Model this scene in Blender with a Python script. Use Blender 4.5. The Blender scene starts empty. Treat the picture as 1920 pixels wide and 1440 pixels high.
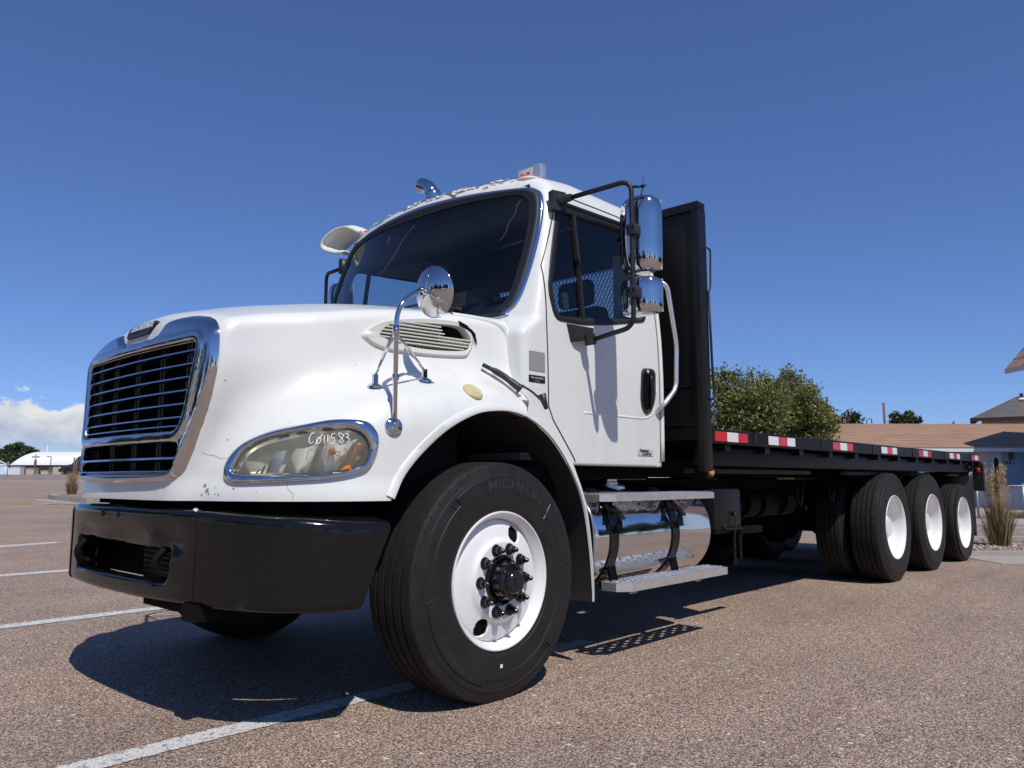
import bpy, bmesh, math, random
import numpy as np
from mathutils import Vector, Matrix
R = math.radians
scene = bpy.context.scene
COL = scene.collection

# ------------------------------------------------------------------ camera
CAM = np.array([-2.6205, -3.6644, 0.9776]); YAW, PITCH = 0.7436, 0.1224
cd = bpy.data.cameras.new('camera'); cam = bpy.data.objects.new('camera', cd); COL.objects.link(cam)
cd.sensor_width = 36.0; cd.lens = 1458.03 / 1920 * 36.0
cd.clip_start = 0.05; cd.clip_end = 20000
cam.location = CAM
_f = Vector((math.cos(YAW) * math.cos(PITCH), math.sin(YAW) * math.cos(PITCH), math.sin(PITCH)))
cam.rotation_euler = _f.to_track_quat('-Z', 'Y').to_euler()
scene.camera = cam

FWD = np.array((math.cos(YAW), math.sin(YAW), 0)); RGT = np.array((math.sin(YAW), -math.cos(YAW), 0))
def at(px, py, d):
    '''the point d metres ahead of the photographer that the photo (1920 x 1440) shows at px, py'''
    F_ = np.array(_f); U_ = np.cross(RGT, F_); v = F_ + RGT * (px - 960) / 1458.03 + U_ * (720 - py) / 1458.03
    return CAM + v * d / (v @ FWD)

# ------------------------------------------------------------------ light
SUN_TO = Vector((-0.28, -0.65, 1.0)).normalized()          # towards the sun
sun_el = math.asin(SUN_TO.z)
world = bpy.data.worlds.new('World'); scene.world = world; world.use_nodes = True
wn = world.node_tree; wn.nodes.clear()
def WN(t, **k):
    n = wn.nodes.new(t)
    for a, b in k.items(): setattr(n, a, b)
    return n
sky = WN('ShaderNodeTexSky', sky_type='NISHITA', sun_disc=False)
sky.sun_elevation = sun_el
sky.sun_rotation = math.atan2(SUN_TO.x, SUN_TO.y)
sky.altitude = 1700; sky.air_density = 1.0; sky.dust_density = 0.0; sky.ozone_density = 3.0
bg = WN('ShaderNodeBackground'); bg.inputs[1].default_value = 0.085
wout = WN('ShaderNodeOutputWorld')
# a bank of cumulus low over the horizon, and a few more round the compass
tc = WN('ShaderNodeTexCoord')
sep = WN('ShaderNodeSeparateXYZ'); wn.links.new(tc.outputs['Generated'], sep.inputs[0])
def M(op, a, b=None, clamp=False):
    n = WN('ShaderNodeMath', operation=op, use_clamp=clamp)
    for i, v in enumerate((a, b)):
        if v is None: continue
        if isinstance(v, (int, float)): n.inputs[i].default_value = v
        else: wn.links.new(v, n.inputs[i])
    return n.outputs[0]
def MR(v, a, b, c, d):
    n = WN('ShaderNodeMapRange', interpolation_type='SMOOTHSTEP')
    wn.links.new(v, n.inputs[0])
    for i, q in enumerate((a, b, c, d)): n.inputs[i + 1].default_value = q
    return n.outputs[0]
az = M('ARCTAN2', sep.outputs[1], sep.outputs[0]); el = M('ARCSINE', sep.outputs[2])
cv = WN('ShaderNodeCombineXYZ'); wn.links.new(az, cv.inputs[0]); wn.links.new(M('MULTIPLY', el, 1.6), cv.inputs[1])
nz = WN('ShaderNodeTexNoise'); nz.inputs['Scale'].default_value = 9.0; nz.inputs['Detail'].default_value = 9.0; nz.inputs['Roughness'].default_value = 0.58
wn.links.new(cv.outputs[0], nz.inputs[0])
nz2 = WN('ShaderNodeTexNoise'); nz2.inputs['Scale'].default_value = 26.0; nz2.inputs['Detail'].default_value = 8.0; nz2.inputs['Roughness'].default_value = 0.6
wn.links.new(cv.outputs[0], nz2.inputs[0])
bank = None
for a0, wid, top in ((1.30, 0.145, 0.076), (2.75, 0.30, 0.12), (-2.2, 0.35, 0.09), (-1.05, 0.22, 0.07)):
    q = M('ABSOLUTE', M('SUBTRACT', az, a0))
    bmp = M('MULTIPLY', MR(q, wid, wid * 1.35, 1, 0), M('SUBTRACT', top + 0.018, M('MULTIPLY', M('POWER', M('DIVIDE', q, wid), 2.0), 0.022)))
    bank = bmp if bank is None else M('MAXIMUM', bank, bmp)
topl = M('ADD', bank, M('MULTIPLY', M('SUBTRACT', nz.outputs[0], 0.5), 0.11))
topl = M('ADD', topl, M('MULTIPLY', M('SUBTRACT', nz2.outputs[0], 0.5), 0.035))
mask = MR(M('SUBTRACT', topl, el), 0.0, 0.007, 0, 1)
mask = M('MULTIPLY', mask, MR(bank, 0.005, 0.02, 0, 1))
base = MR(el, 0.012, 0.062, 0, 1)                       # cloud thins into the haze at its foot
mask = M('MULTIPLY', mask, M('ADD', M('MULTIPLY', base, 0.72), 0.2))
lit = MR(M('SUBTRACT', topl, el), 0.0, 0.05, 1, 0.0)
lit = M('ADD', M('MULTIPLY', lit, 0.55), M('MULTIPLY', MR(nz2.outputs[0], 0.38, 0.66, 0, 1), 0.45))
cc = WN('ShaderNodeMix', data_type='RGBA'); wn.links.new(lit, cc.inputs[0])
cc.inputs[6].default_value = (5.0, 5.6, 7.0, 1); cc.inputs[7].default_value = (11.0, 10.7, 10.2, 1)
mx = WN('ShaderNodeMix', data_type='RGBA'); wn.links.new(mask, mx.inputs[0])
gm = WN('ShaderNodeGamma'); gm.inputs[1].default_value = 0.86; wn.links.new(sky.outputs[0], gm.inputs[0])
tn = WN('ShaderNodeMix', data_type='RGBA', blend_type='MULTIPLY'); tn.inputs[0].default_value = 1.0; tn.inputs[7].default_value = (0.90, 1.13, 1.70, 1); wn.links.new(gm.outputs[0], tn.inputs[6])
wn.links.new(tn.outputs[2], mx.inputs[6]); wn.links.new(cc.outputs[2], mx.inputs[7])
wn.links.new(mx.outputs[2], bg.inputs[0]); wn.links.new(bg.outputs[0], wout.inputs[0])
sl = bpy.data.lights.new('sun', 'SUN'); sl.energy = 3.75; sl.angle = R(0.53); sl.color = (1.0, 0.95, 0.87)
so = bpy.data.objects.new('sun', sl); COL.objects.link(so); so.location = (-5, -12, 20)
so.rotation_euler = (-SUN_TO).to_track_quat('-Z', 'Y').to_euler()
vs = scene.view_settings
vs.view_transform = 'Standard'; vs.look = 'None'; vs.exposure = 0.0; vs.gamma = 1.0; vs.use_curve_mapping = False
scene.cycles.max_bounces = 8; scene.cycles.transparent_max_bounces = 12; scene.cycles.transmission_bounces = 8
scene.cycles.caustics_reflective = False; scene.cycles.caustics_refractive = False
rng = random.Random(7); nrng = np.random.default_rng(7)

# ------------------------------------------------------------------ materials
MATS = {}
def mat(name, col=(.5, .5, .5), rough=.5, metal=0., spec=.5, coat=0., build=None, **k):
    if name in MATS: return MATS[name]
    m = bpy.data.materials.new(name); m.use_nodes = True; MATS[name] = m
    nt = m.node_tree; b = nt.nodes['Principled BSDF']
    b.inputs['Base Color'].default_value = (*col, 1); b.inputs['Roughness'].default_value = rough
    b.inputs['Metallic'].default_value = metal; b.inputs['Specular IOR Level'].default_value = spec
    b.inputs['Coat Weight'].default_value = coat; b.inputs['Coat Roughness'].default_value = k.get('coat_rough', .05)
    if 'trans' in k: b.inputs['Transmission Weight'].default_value = k['trans']
    if 'ior' in k: b.inputs['IOR'].default_value = k['ior']
    if 'emit' in k: b.inputs['Emission Color'].default_value = (*k['emit'][0], 1); b.inputs['Emission Strength'].default_value = k['emit'][1]
    if build: build(m, nt, b)
    return m
class NB:
    """small node-building helper"""
    def __init__(s, nt): s.nt = nt
    def n(s, t, **k):
        x = s.nt.nodes.new(t)
        for a, b in k.items(): setattr(x, a, b)
        return x
    def l(s, a, b): s.nt.links.new(a, b)
    def obj(s): return s.n('ShaderNodeTexCoord').outputs['Object']
    def gen_pos(s): return s.n('ShaderNodeNewGeometry').outputs['Position']
    def noise(s, sc, det=4, rough=.55, vec=None, out=0, dist=0.):
        x = s.n('ShaderNodeTexNoise'); x.inputs['Scale'].default_value = sc; x.inputs['Detail'].default_value = det; x.inputs['Roughness'].default_value = rough
        x.inputs['Distortion'].default_value = dist
        if vec is not None: s.l(vec, x.inputs[0])
        return x.outputs[out]
    def vor(s, sc, vec=None, out='Distance', feature='F1'):
        x = s.n('ShaderNodeTexVoronoi', feature=feature); x.inputs['Scale'].default_value = sc
        if vec is not None: s.l(vec, x.inputs[0])
        return x.outputs[out]
    def ramp(s, v, *pts, interp='LINEAR'):
        x = s.n('ShaderNodeValToRGB'); x.color_ramp.interpolation = interp
        e = x.color_ramp.elements
        while len(e) < len(pts): e.new(.5)
        for i, (p, c) in enumerate(pts):
            e[i].position = p; e[i].color = (*c, 1) if isinstance(c, tuple) else (c, c, c, 1)
        s.l(v, x.inputs[0]); return x.outputs[0]
    def mix(s, f, a, b, blend='MIX'):
        x = s.n('ShaderNodeMix', data_type='RGBA', blend_type=blend)
        for i, v in ((0, f), (6, a), (7, b)):
            if isinstance(v, (int, float)): x.inputs[i].default_value = v if i == 0 else (v, v, v, 1)
            elif isinstance(v, tuple): x.inputs[i].default_value = (*v, 1)
            else: s.l(v, x.inputs[i])
        return x.outputs[2]
    def math(s, op, a, b=None, clamp=False):
        x = s.n('ShaderNodeMath', operation=op, use_clamp=clamp)
        for i, v in enumerate((a, b)):
            if v is None: continue
            if isinstance(v, (int, float)): x.inputs[i].default_value = v
            else: s.l(v, x.inputs[i])
        return x.outputs[0]
    def bump(s, h, strength=.3, dist=.01):
        x = s.n('ShaderNodeBump'); x.inputs['Strength'].default_value = strength; x.inputs['Distance'].default_value = dist
        s.l(h, x.inputs['Height']); return x.outputs[0]
    def mapping(s, v, scale=(1, 1, 1), rot=(0, 0, 0), loc=(0, 0, 0)):
        x = s.n('ShaderNodeMapping'); x.inputs['Scale'].default_value = scale; x.inputs['Rotation'].default_value = rot; x.inputs['Location'].default_value = loc
        s.l(v, x.inputs[0]); return x.outputs[0]
def _white(m, nt, b):
    k = NB(nt); p = k.obj()
    d = k.noise(2.2, 6, .6, p); s = k.noise(38, 3, .6, p); st = k.noise(9, 4, .6, k.mapping(p, (1, 1, .12)))
    c = k.mix(k.ramp(d, (.35, 0.), (.75, .55)), (.79, .808, .775), (.71, .715, .675))
    c = k.mix(k.ramp(st, (.56, 0.), (.78, .35)), c, (.62, .61, .57))
    c = k.mix(k.ramp(s, (.70, 0.), (.76, .5)), c, (.45, .43, .39))
    k.l(c, b.inputs['Base Color'])
    k.l(k.ramp(d, (.3, .30), (.75, .46)), b.inputs['Roughness'])
    k.l(k.bump(k.noise(5, 2, .5, p), .05, .004), b.inputs['Normal'])
mat('white_paint', coat=.55, coat_rough=.08, build=_white)
def _chip(m, nt, b):
    k = NB(nt); p = k.obj()
    k.l(k.ramp(k.noise(16, 5, .6, p), (.40, (.72, .72, .70)), (.60, (.42, .42, .40)), (.66, (.12, .11, .10))), b.inputs['Base Color'])
mat('chipped_paint', rough=.6, build=_chip)
def _chrome(m, nt, b):
    k = NB(nt); p = k.obj()
    k.l(k.ramp(k.noise(7, 5, .6, p), (.35, .045), (.8, .13)), b.inputs['Roughness'])
mat('chrome', (.60, .61, .62), .06, 1., build=_chrome)
def _alu(m, nt, b):
    k = NB(nt); p = k.obj()
    n = k.noise(14, 5, .6, p)
    k.l(k.ramp(n, (.3, .22), (.75, .42)), b.inputs['Roughness'])
    k.l(k.ramp(n, (.3, (.80, .80, .80)), (.75, (.60, .60, .60))), b.inputs['Base Color'])
mat('aluminium', (.66, .66, .66), .3, .75, build=_alu)
def _tank(m, nt, b):
    k = NB(nt); p = k.obj()
    k.l(k.ramp(k.noise(5, 5, .6, p), (.3, .05), (.8, .13)), b.inputs['Roughness'])
    k.l(k.bump(k.noise(3, 2, .4, p), .05, .004), b.inputs['Normal'])
mat('polished_tank', (.72, .73, .75), .08, 1., build=_tank)
def _blk(m, nt, b):
    k = NB(nt); p = k.obj()
    k.l(k.ramp(k.noise(6, 6, .6, p), (.35, .10), (.75, .22)), b.inputs['Roughness'])
    k.l(k.mix(k.ramp(k.noise(70, 4, .6, p), (.68, 0.), (.74, .6)), (.0065, .0065, .0065), (.035, .034, .031)), b.inputs['Base Color'])
    k.l(k.bump(k.noise(4, 3, .5, p), .06, .004), b.inputs['Normal'])
mat('black_paint', (.008, .008, .008), .25, spec=.40, build=_blk)
mat('black_satin', (.011, .011, .012), .5)
mat('black_plastic', (.024, .024, .025), .45)
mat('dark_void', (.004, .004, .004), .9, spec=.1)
mat('chassis_black', (.004, .004, .004), .7, spec=.15)
mat('bed_black', (.007, .007, .0075), .42, spec=.35)
mat('lug_black', (.008, .008, .009), .16, coat=.3)
def _rub(m, nt, b):
    k = NB(nt); p = k.obj()
    n = k.noise(9, 6, .65, p)
    c = k.ramp(n, (.3, (.011, .0105, .010)), (.62, (.018, .017, .016)), (.82, (.032, .026, .021)))
    k.l(c, b.inputs['Base Color']); k.l(k.ramp(n, (.3, .50), (.8, .68)), b.inputs['Roughness'])
    k.l(k.bump(k.noise(180, 2, .5, p), .08, .002), b.inputs['Normal'])
mat('rubber', rough=.55, spec=.35, build=_rub)
mat('rubber_letter', (.030, .0295, .029), .40, spec=.5)
mat('rubber_letter_dark', (.012, .012, .012), .40, spec=.5)
def _tread(m, nt, b):
    k = NB(nt); p = k.obj()
    n = k.noise(22, 6, .65, p)
    k.l(k.ramp(n, (.3, (.011, .0105, .010)), (.66, (.019, .018, .016)), (.80, (.060, .056, .047))), b.inputs['Base Color'])
mat('tread_rubber', rough=.75, spec=.25, build=_tread)
def _rim(m, nt, b):
    k = NB(nt); p = k.obj()
    c = k.mix(k.ramp(k.noise(60, 3, .6, p), (.68, 0.), (.74, .8)), (.80, .80, .79), (.30, .22, .16))
    k.l(c, b.inputs['Base Color']); k.l(k.bump(k.noise(90, 2, .5, p), .06, .002), b.inputs['Normal'])
mat('rim_white', rough=.42, coat=.2, build=_rim)
mat('seal', (.012, .012, .012), .55)
def _glass(m, tint, refl, dirt=0.):
    nt = m.node_tree; nt.nodes.clear(); k = NB(nt)
    o = k.n('ShaderNodeOutputMaterial'); tr = k.n('ShaderNodeBsdfTransparent'); tr.inputs[0].default_value = (*tint, 1)
    gl = k.n('ShaderNodeBsdfGlossy'); gl.inputs[0].default_value = (1, 1, 1, 1); gl.inputs['Roughness'].default_value = .02
    fr = k.n('ShaderNodeFresnel'); fr.inputs[0].default_value = refl
    mx = k.n('ShaderNodeMixShader'); k.l(fr.outputs[0], mx.inputs[0]); k.l(tr.outputs[0], mx.inputs[1]); k.l(gl.outputs[0], mx.inputs[2])
    last = mx.outputs[0]
    if dirt:
        df = k.n('ShaderNodeBsdfDiffuse'); df.inputs[0].default_value = (.42, .44, .40, 1)
        p = k.obj(); a = k.ramp(k.noise(260, 2, .5, p), (.66, 0.), (.74, 1.)); bb = k.ramp(k.noise(3.2, 4, .6, p), (.42, .02), (.72, .55))
        f = k.math('ADD', k.math('MULTIPLY', k.math('MULTIPLY', a, bb), dirt * 5), k.math('MULTIPLY', bb, dirt * .35), True)
        m2 = k.n('ShaderNodeMixShader'); k.l(f, m2.inputs[0]); k.l(last, m2.inputs[1]); k.l(df.outputs[0], m2.inputs[2]); last = m2.outputs[0]
    k.l(last, o.inputs[0])
m = mat('windshield_glass'); _glass(m, (.82, .87, .86), 1.42, .035)
m = mat('side_glass'); _glass(m, (.60, .70, .74), 1.36)
def _hazylens(m, nt, b):
    k = NB(nt); p = k.obj(); o = nt.nodes['Material Output']; tr = k.n('ShaderNodeBsdfTransparent'); tr.inputs[0].default_value = (.93, .92, .84, 1)
    df = k.n('ShaderNodeBsdfDiffuse'); df.inputs[0].default_value = (.74, .73, .62, 1); tl = k.n('ShaderNodeBsdfTranslucent'); tl.inputs[0].default_value = (.7, .68, .56, 1); gl = k.n('ShaderNodeBsdfGlossy'); gl.inputs['Roughness'].default_value = .12
    hz = k.n('ShaderNodeMixShader'); hz.inputs[0].default_value = .4; k.l(df.outputs[0], hz.inputs[1]); k.l(tl.outputs[0], hz.inputs[2])
    a = k.n('ShaderNodeMixShader'); k.l(k.ramp(k.noise(9, 5, .65, p), (.30, .14), (.72, .30)), a.inputs[0]); k.l(tr.outputs[0], a.inputs[1]); k.l(hz.outputs[0], a.inputs[2])
    fr_ = k.n('ShaderNodeFresnel'); fr_.inputs[0].default_value = 1.4; c = k.n('ShaderNodeMixShader'); k.l(fr_.outputs[0], c.inputs[0]); k.l(a.outputs[0], c.inputs[1]); k.l(gl.outputs[0], c.inputs[2]); k.l(c.outputs[0], o.inputs[0])
mat('lens_clear', build=_hazylens)
mat('lens_amber', (.90, .26, .02), .15, coat=.4)
mat('marker_orange', (.80, .10, .012), .25, coat=.5)
mat('lamp_amber', (.75, .30, .02), .15, coat=.6)
mat('lens_yellowed', (.60, .52, .28), .3, coat=.5)
mat('reflector', (.93, .93, .91), .22, .25)
mat('lamp_bowl', (.70, .69, .62), .35, .3)
mat('lamp_housing', (.30, .30, .26), .4)
mat('red_tape', (.62, .018, .022), .35, coat=.4)
mat('white_tape', (.80, .80, .80), .35, coat=.4)
mat('red_lens', (.35, .01, .01), .2, coat=.5)
mat('grey_sticker', (.30, .30, .29), .45)
mat('black_sticker', (.010, .010, .011), .35)
mat('print_silver', (.55, .56, .57), .4)
mat('chalk', (.90, .90, .88), .8)
mat('old_white', (.68, .67, .60), .5)
mat('headliner', (.16, .17, .17), .9)
mat('dash', (.15, .165, .15), .7)
mat('seat_fabric', (.025, .026, .03), .9)
mat('rust', (.16, .08, .035), .9)
mat('sticker_green', (.45, .75, .55), .5)
mat('sticker_red', (.55, .04, .05), .5)
mat('old_white_vent', (.66, .655, .60), .45, coat=.2)
mat('liner_grey', (.035, .034, .032), .8)
mat('crack_line', (.25, .24, .22), .8)
mat('bare_patch', (.14, .13, .12), .8)

# ------------------------------------------------------------------ mesh helpers
def mesh(name, v, f, m, parent=None, smooth=False, mats=None, midx=None):
    me = bpy.data.meshes.new(name)
    v = np.asarray(v, float)
    me.from_pydata([tuple(p) for p in v.tolist()], [], [tuple(q) for q in (f.tolist() if hasattr(f, 'tolist') else f)])
    if mats:
        for q in mats: me.materials.append(MATS[q])
        me.polygons.foreach_set('material_index', np.asarray(midx, np.int32))
    else: me.materials.append(MATS[m] if isinstance(m, str) else m)
    if smooth:
        me.polygons.foreach_set('use_smooth', np.ones(len(me.polygons), bool))
        if smooth is not True: me.set_sharp_from_angle(angle=R(smooth))
    me.update()
    o = bpy.data.objects.new(name, me); COL.objects.link(o)
    if parent is not None: o.parent = parent
    return o
def empty(name, loc=(0, 0, 0), parent=None):
    o = bpy.data.objects.new(name, None); COL.objects.link(o); o.location = loc; o.empty_display_size = .2
    if parent is not None: o.parent = parent
    return o
def tag(o, label, cat, group=None, kind=None):
    if label: o['label'] = label
    if cat: o['category'] = cat
    if group: o['group'] = group
    if kind: o['kind'] = kind
    return o
def structure(o): o['kind'] = 'structure'; return o
class G:
    """collects shapes into one mesh"""
    def __init__(s): s.v = []; s.f = []
    def add(s, v, f):
        n = len(s.v); s.v += [tuple(map(float, p)) for p in v]; s.f += [tuple(int(i) + n for i in q) for q in f]; return s
    def box(s, a, b, bev=0.):
        x0, y0, z0 = [min(p, q) for p, q in zip(a, b)]; x1, y1, z1 = [max(p, q) for p, q in zip(a, b)]
        if bev <= 0:
            v = [(x, y, z) for x in (x0, x1) for y in (y0, y1) for z in (z0, z1)]
            f = [(0, 1, 3, 2), (4, 6, 7, 5), (0, 4, 5, 1), (2, 3, 7, 6), (0, 2, 6, 4), (1, 5, 7, 3)]
            return s.add(v, f)
        bm = bmesh.new(); bmesh.ops.create_cube(bm, size=1)
        for q in bm.verts: q.co = Vector(((x0 + x1) / 2 + q.co.x * (x1 - x0), (y0 + y1) / 2 + q.co.y * (y1 - y0), (z0 + z1) / 2 + q.co.z * (z1 - z0)))
        bmesh.ops.bevel(bm, geom=bm.edges[:], offset=bev, segments=2, profile=.5, affect='EDGES')
        bm.verts.index_update(); s.add([tuple(q.co) for q in bm.verts], [[q.index for q in f.verts] for f in bm.faces]); bm.free(); return s
    def obox(s, c, ax, half):
        c = np.array(c, float); ax = [np.array(a, float) / np.linalg.norm(a) for a in ax]
        v = [c + ax[0] * half[0] * i + ax[1] * half[1] * j + ax[2] * half[2] * k for i in (-1, 1) for j in (-1, 1) for k in (-1, 1)]
        return s.add(v, [(0, 1, 3, 2), (4, 6, 7, 5), (0, 4, 5, 1), (2, 3, 7, 6), (0, 2, 6, 4), (1, 5, 7, 3)])
    def tube(s, pts, r, n=10, cap=True, closed=False, flat=None):
        P = np.array(pts, float); L = len(P); rr = np.broadcast_to(np.array(r, float), (L,))
        T = np.gradient(P, axis=0) if not closed else np.roll(P, -1, 0) - np.roll(P, 1, 0)
        T /= np.linalg.norm(T, axis=1)[:, None] + 1e-12
        u = np.array((0, 0, 1.)) if abs(T[0][2]) < .9 else np.array((1., 0, 0))
        u = np.cross(T[0], np.cross(u, T[0])); u /= np.linalg.norm(u); v = []
        for i in range(L):
            u = u - T[i] * (u @ T[i]); u /= np.linalg.norm(u); w = np.cross(T[i], u)
            for k in range(n):
                a = 2 * math.pi * k / n; v.append(P[i] + rr[i] * (u * math.cos(a) + w * math.sin(a)))
        f = []
        for i in range(L if closed else L - 1):
            j = (i + 1) % L
            for k in range(n): f.append((i * n + k, i * n + (k + 1) % n, j * n + (k + 1) % n, j * n + k))
        if cap and not closed: f.append(tuple(range(n))[::-1]); f.append(tuple((L - 1) * n + k for k in range(n)))
        return s.add(v, f)
    def cyl(s, a, b, r, n=20, r2=None): return s.tube([a, b], [r, r if r2 is None else r2], n)
    def lathe(s, prof, c, axis=(0, 1, 0), n=48, closed=False, arc=None):
        """prof: (radius, offset along axis)"""
        a = Vector(axis).normalized(); u = a.orthogonal().normalized(); w = a.cross(u); c = Vector(c); v = []; m_ = len(prof)
        for k in range(n):
            t = 2 * math.pi * k / n; d = u * math.cos(t) + w * math.sin(t)
            for r_, h in prof: v.append(tuple(c + d * r_ + a * h))
        f = []
        for k in range(n):
            k2 = (k + 1) % n
            for i in range(m_ if closed else m_ - 1):
                j = (i + 1) % m_; f.append((k * m_ + i, k * m_ + j, k2 * m_ + j, k2 * m_ + i))
        return s.add(v, f)
    def prism(s, poly, a, b, axis='y'):
        """poly in the two other axes"""
        n = len(poly)
        def P(q, h): return {'y': (q[0], h, q[1]), 'x': (h, q[0], q[1]), 'z': (q[0], q[1], h)}[axis]
        v = [P(q, a) for q in poly] + [P(q, b) for q in poly]
        f = [tuple(range(n)), tuple(range(2 * n - 1, n - 1, -1))] + [(i, i + n, (i + 1) % n + n, (i + 1) % n) for i in range(n)]
        return s.add(v, f)
    def sphere(s, c, r, n=12, m_=8, sc=(1, 1, 1)):
        c = np.array(c, float); v = [c + np.array((0, 0, r * sc[2]))]
        for i in range(1, m_):
            t = math.pi * i / m_
            for k in range(n):
                p = 2 * math.pi * k / n; v.append(c + r * np.array((math.sin(t) * math.cos(p) * sc[0], math.sin(t) * math.sin(p) * sc[1], math.cos(t) * sc[2])))
        v.append(c - np.array((0, 0, r * sc[2]))); f = [(0, 1 + k, 1 + (k + 1) % n) for k in range(n)]
        for i in range(m_ - 2):
            for k in range(n): f.append((1 + i * n + k, 1 + (i + 1) * n + k, 1 + (i + 1) * n + (k + 1) % n, 1 + i * n + (k + 1) % n))
        e = len(v) - 1; f += [(e, 1 + (m_ - 2) * n + (k + 1) % n, 1 + (m_ - 2) * n + k) for k in range(n)]
        return s.add(v, f)
    def grid(s, V):
        """V: (a,b,3) array of points"""
        a, b = V.shape[:2]; i = np.arange(a * b).reshape(a, b)
        f = np.stack([i[:-1, :-1], i[1:, :-1], i[1:, 1:], i[:-1, 1:]], -1).reshape(-1, 4)
        return s.add(V.reshape(-1, 3), f)
    def mirrored(s):
        g = G(); g.v = [(x, -y, z) for x, y, z in s.v]; g.f = [tuple(q[::-1]) for q in s.f]; return g
    def obj(s, name, m, parent=None, smooth=40): return mesh(name, s.v, s.f, m, parent, smooth)
def norm_fix(o):
    bm = bmesh.new(); bm.from_mesh(o.data); bmesh.ops.recalc_face_normals(bm, faces=bm.faces); bm.to_mesh(o.data); bm.free(); return o
def mirror_obj(o, parent):
    me = o.data; n = len(me.vertices); co = np.empty(n * 3); me.vertices.foreach_get('co', co); co = co.reshape(-1, 3) * [1, -1, 1]
    sm = bool(len(me.polygons)) and me.polygons[0].use_smooth
    q = mesh(o.name.split('.')[0], co, [tuple(p.vertices)[::-1] for p in me.polygons], me.materials[0], parent, sm)
    if o.get('kind'): q['kind'] = o['kind']
    return q
def mirror_tree(o, parent, skip=()):
    '''the passenger-side twin of a part and its sub-parts'''
    if o.type == 'EMPTY': q = empty(o.name.split('.')[0], o.location * Vector((1, -1, 1)), parent)
    else: q = mirror_obj(o, parent)
    for c in list(o.children):
        if c.name.split('.')[0] not in skip: mirror_tree(c, q, skip)
    return q
def smooth_path(P, n=8, closed=False):
    """Catmull-Rom through P"""
    P = np.array(P, float); L = len(P); out = []
    for i in range(L if closed else L - 1):
        p = [P[(i + k) % L] if closed else P[min(max(i + k, 0), L - 1)] for k in (-1, 0, 1, 2)]
        for t in np.linspace(0, 1, n, endpoint=False):
            out.append(.5 * ((2 * p[1]) + (-p[0] + p[2]) * t + (2 * p[0] - 5 * p[1] + 4 * p[2] - p[3]) * t * t + (-p[0] + 3 * p[1] - 3 * p[2] + p[3]) * t ** 3))
    if not closed: out.append(P[-1])
    return np.array(out)
def bend(P, r=.06, n=6):
    """polyline with rounded corners"""
    P = [np.array(p, float) for p in P]; out = [P[0]]
    for a, b, c in zip(P, P[1:], P[2:]):
        u = (a - b) / np.linalg.norm(a - b); w = (c - b) / np.linalg.norm(c - b)
        p0 = b + u * r; p1 = b + w * r
        for t in np.linspace(0, 1, n): out.append((1 - t) ** 2 * p0 + 2 * t * (1 - t) * b + t * t * p1)
    out.append(P[-1]); return out
def text_mesh(s, size=.1, depth=.002, bold=0.):
    """(verts, faces) of a text lying in the xy plane, centred"""
    c = bpy.data.curves.new('t', 'FONT'); c.body = s; c.size = size; c.extrude = depth; c.align_x = 'CENTER'; c.align_y = 'CENTER'; c.offset = bold; c.resolution_u = 3
    o = bpy.data.objects.new('t', c); COL.objects.link(o)
    dg = bpy.context.evaluated_depsgraph_get(); me = o.evaluated_get(dg).to_mesh()
    v = np.array([tuple(q.co) for q in me.vertices]); f = [tuple(p.vertices) for p in me.polygons]
    o.evaluated_get(dg).to_mesh_clear(); bpy.data.objects.remove(o); bpy.data.curves.remove(c)
    return v, f

# ------------------------------------------------------------------ implicit surfaces
def smax(a, b, k): return np.maximum(a, b) + np.maximum(k - np.abs(a - b), 0) ** 2 / (4 * k)
def smin(a, b, k): return -smax(-a, -b, k)
def sstep(x, a, b):
    t = np.clip((x - a) / (b - a), 0, 1); return t * t * (3 - 2 * t)
def ip(x, *pts):
    xs, ys = zip(*pts); return np.interp(x, xs, ys)
_IPC = {}
def ips(x, *pts):
    """smooth (monotone cubic-ish) interpolation"""
    P = _IPC.get(pts)
    if P is None: P = _IPC[pts] = smooth_path(np.array(pts, float), 10)
    return np.interp(x, P[:, 0], P[:, 1])
def poly_sd(px, py, poly):
    poly = np.array(poly, float); d = np.full(np.broadcast(px, py).shape, 1e9); ins = np.zeros(d.shape, bool)
    for (ax, ay), (bx, by) in zip(poly, np.roll(poly, -1, 0)):
        ex, ey = bx - ax, by - ay; wx, wy = px - ax, py - ay
        t = np.clip((wx * ex + wy * ey) / (ex * ex + ey * ey + 1e-12), 0, 1)
        d = np.minimum(d, (wx - ex * t) ** 2 + (wy - ey * t) ** 2)
        ins ^= ((ay > py) != (by > py)) & (px < ex * (py - ay) / (by - ay + 1e-12) + ax)
    d = np.sqrt(d); return np.where(ins, -d, d)
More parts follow.
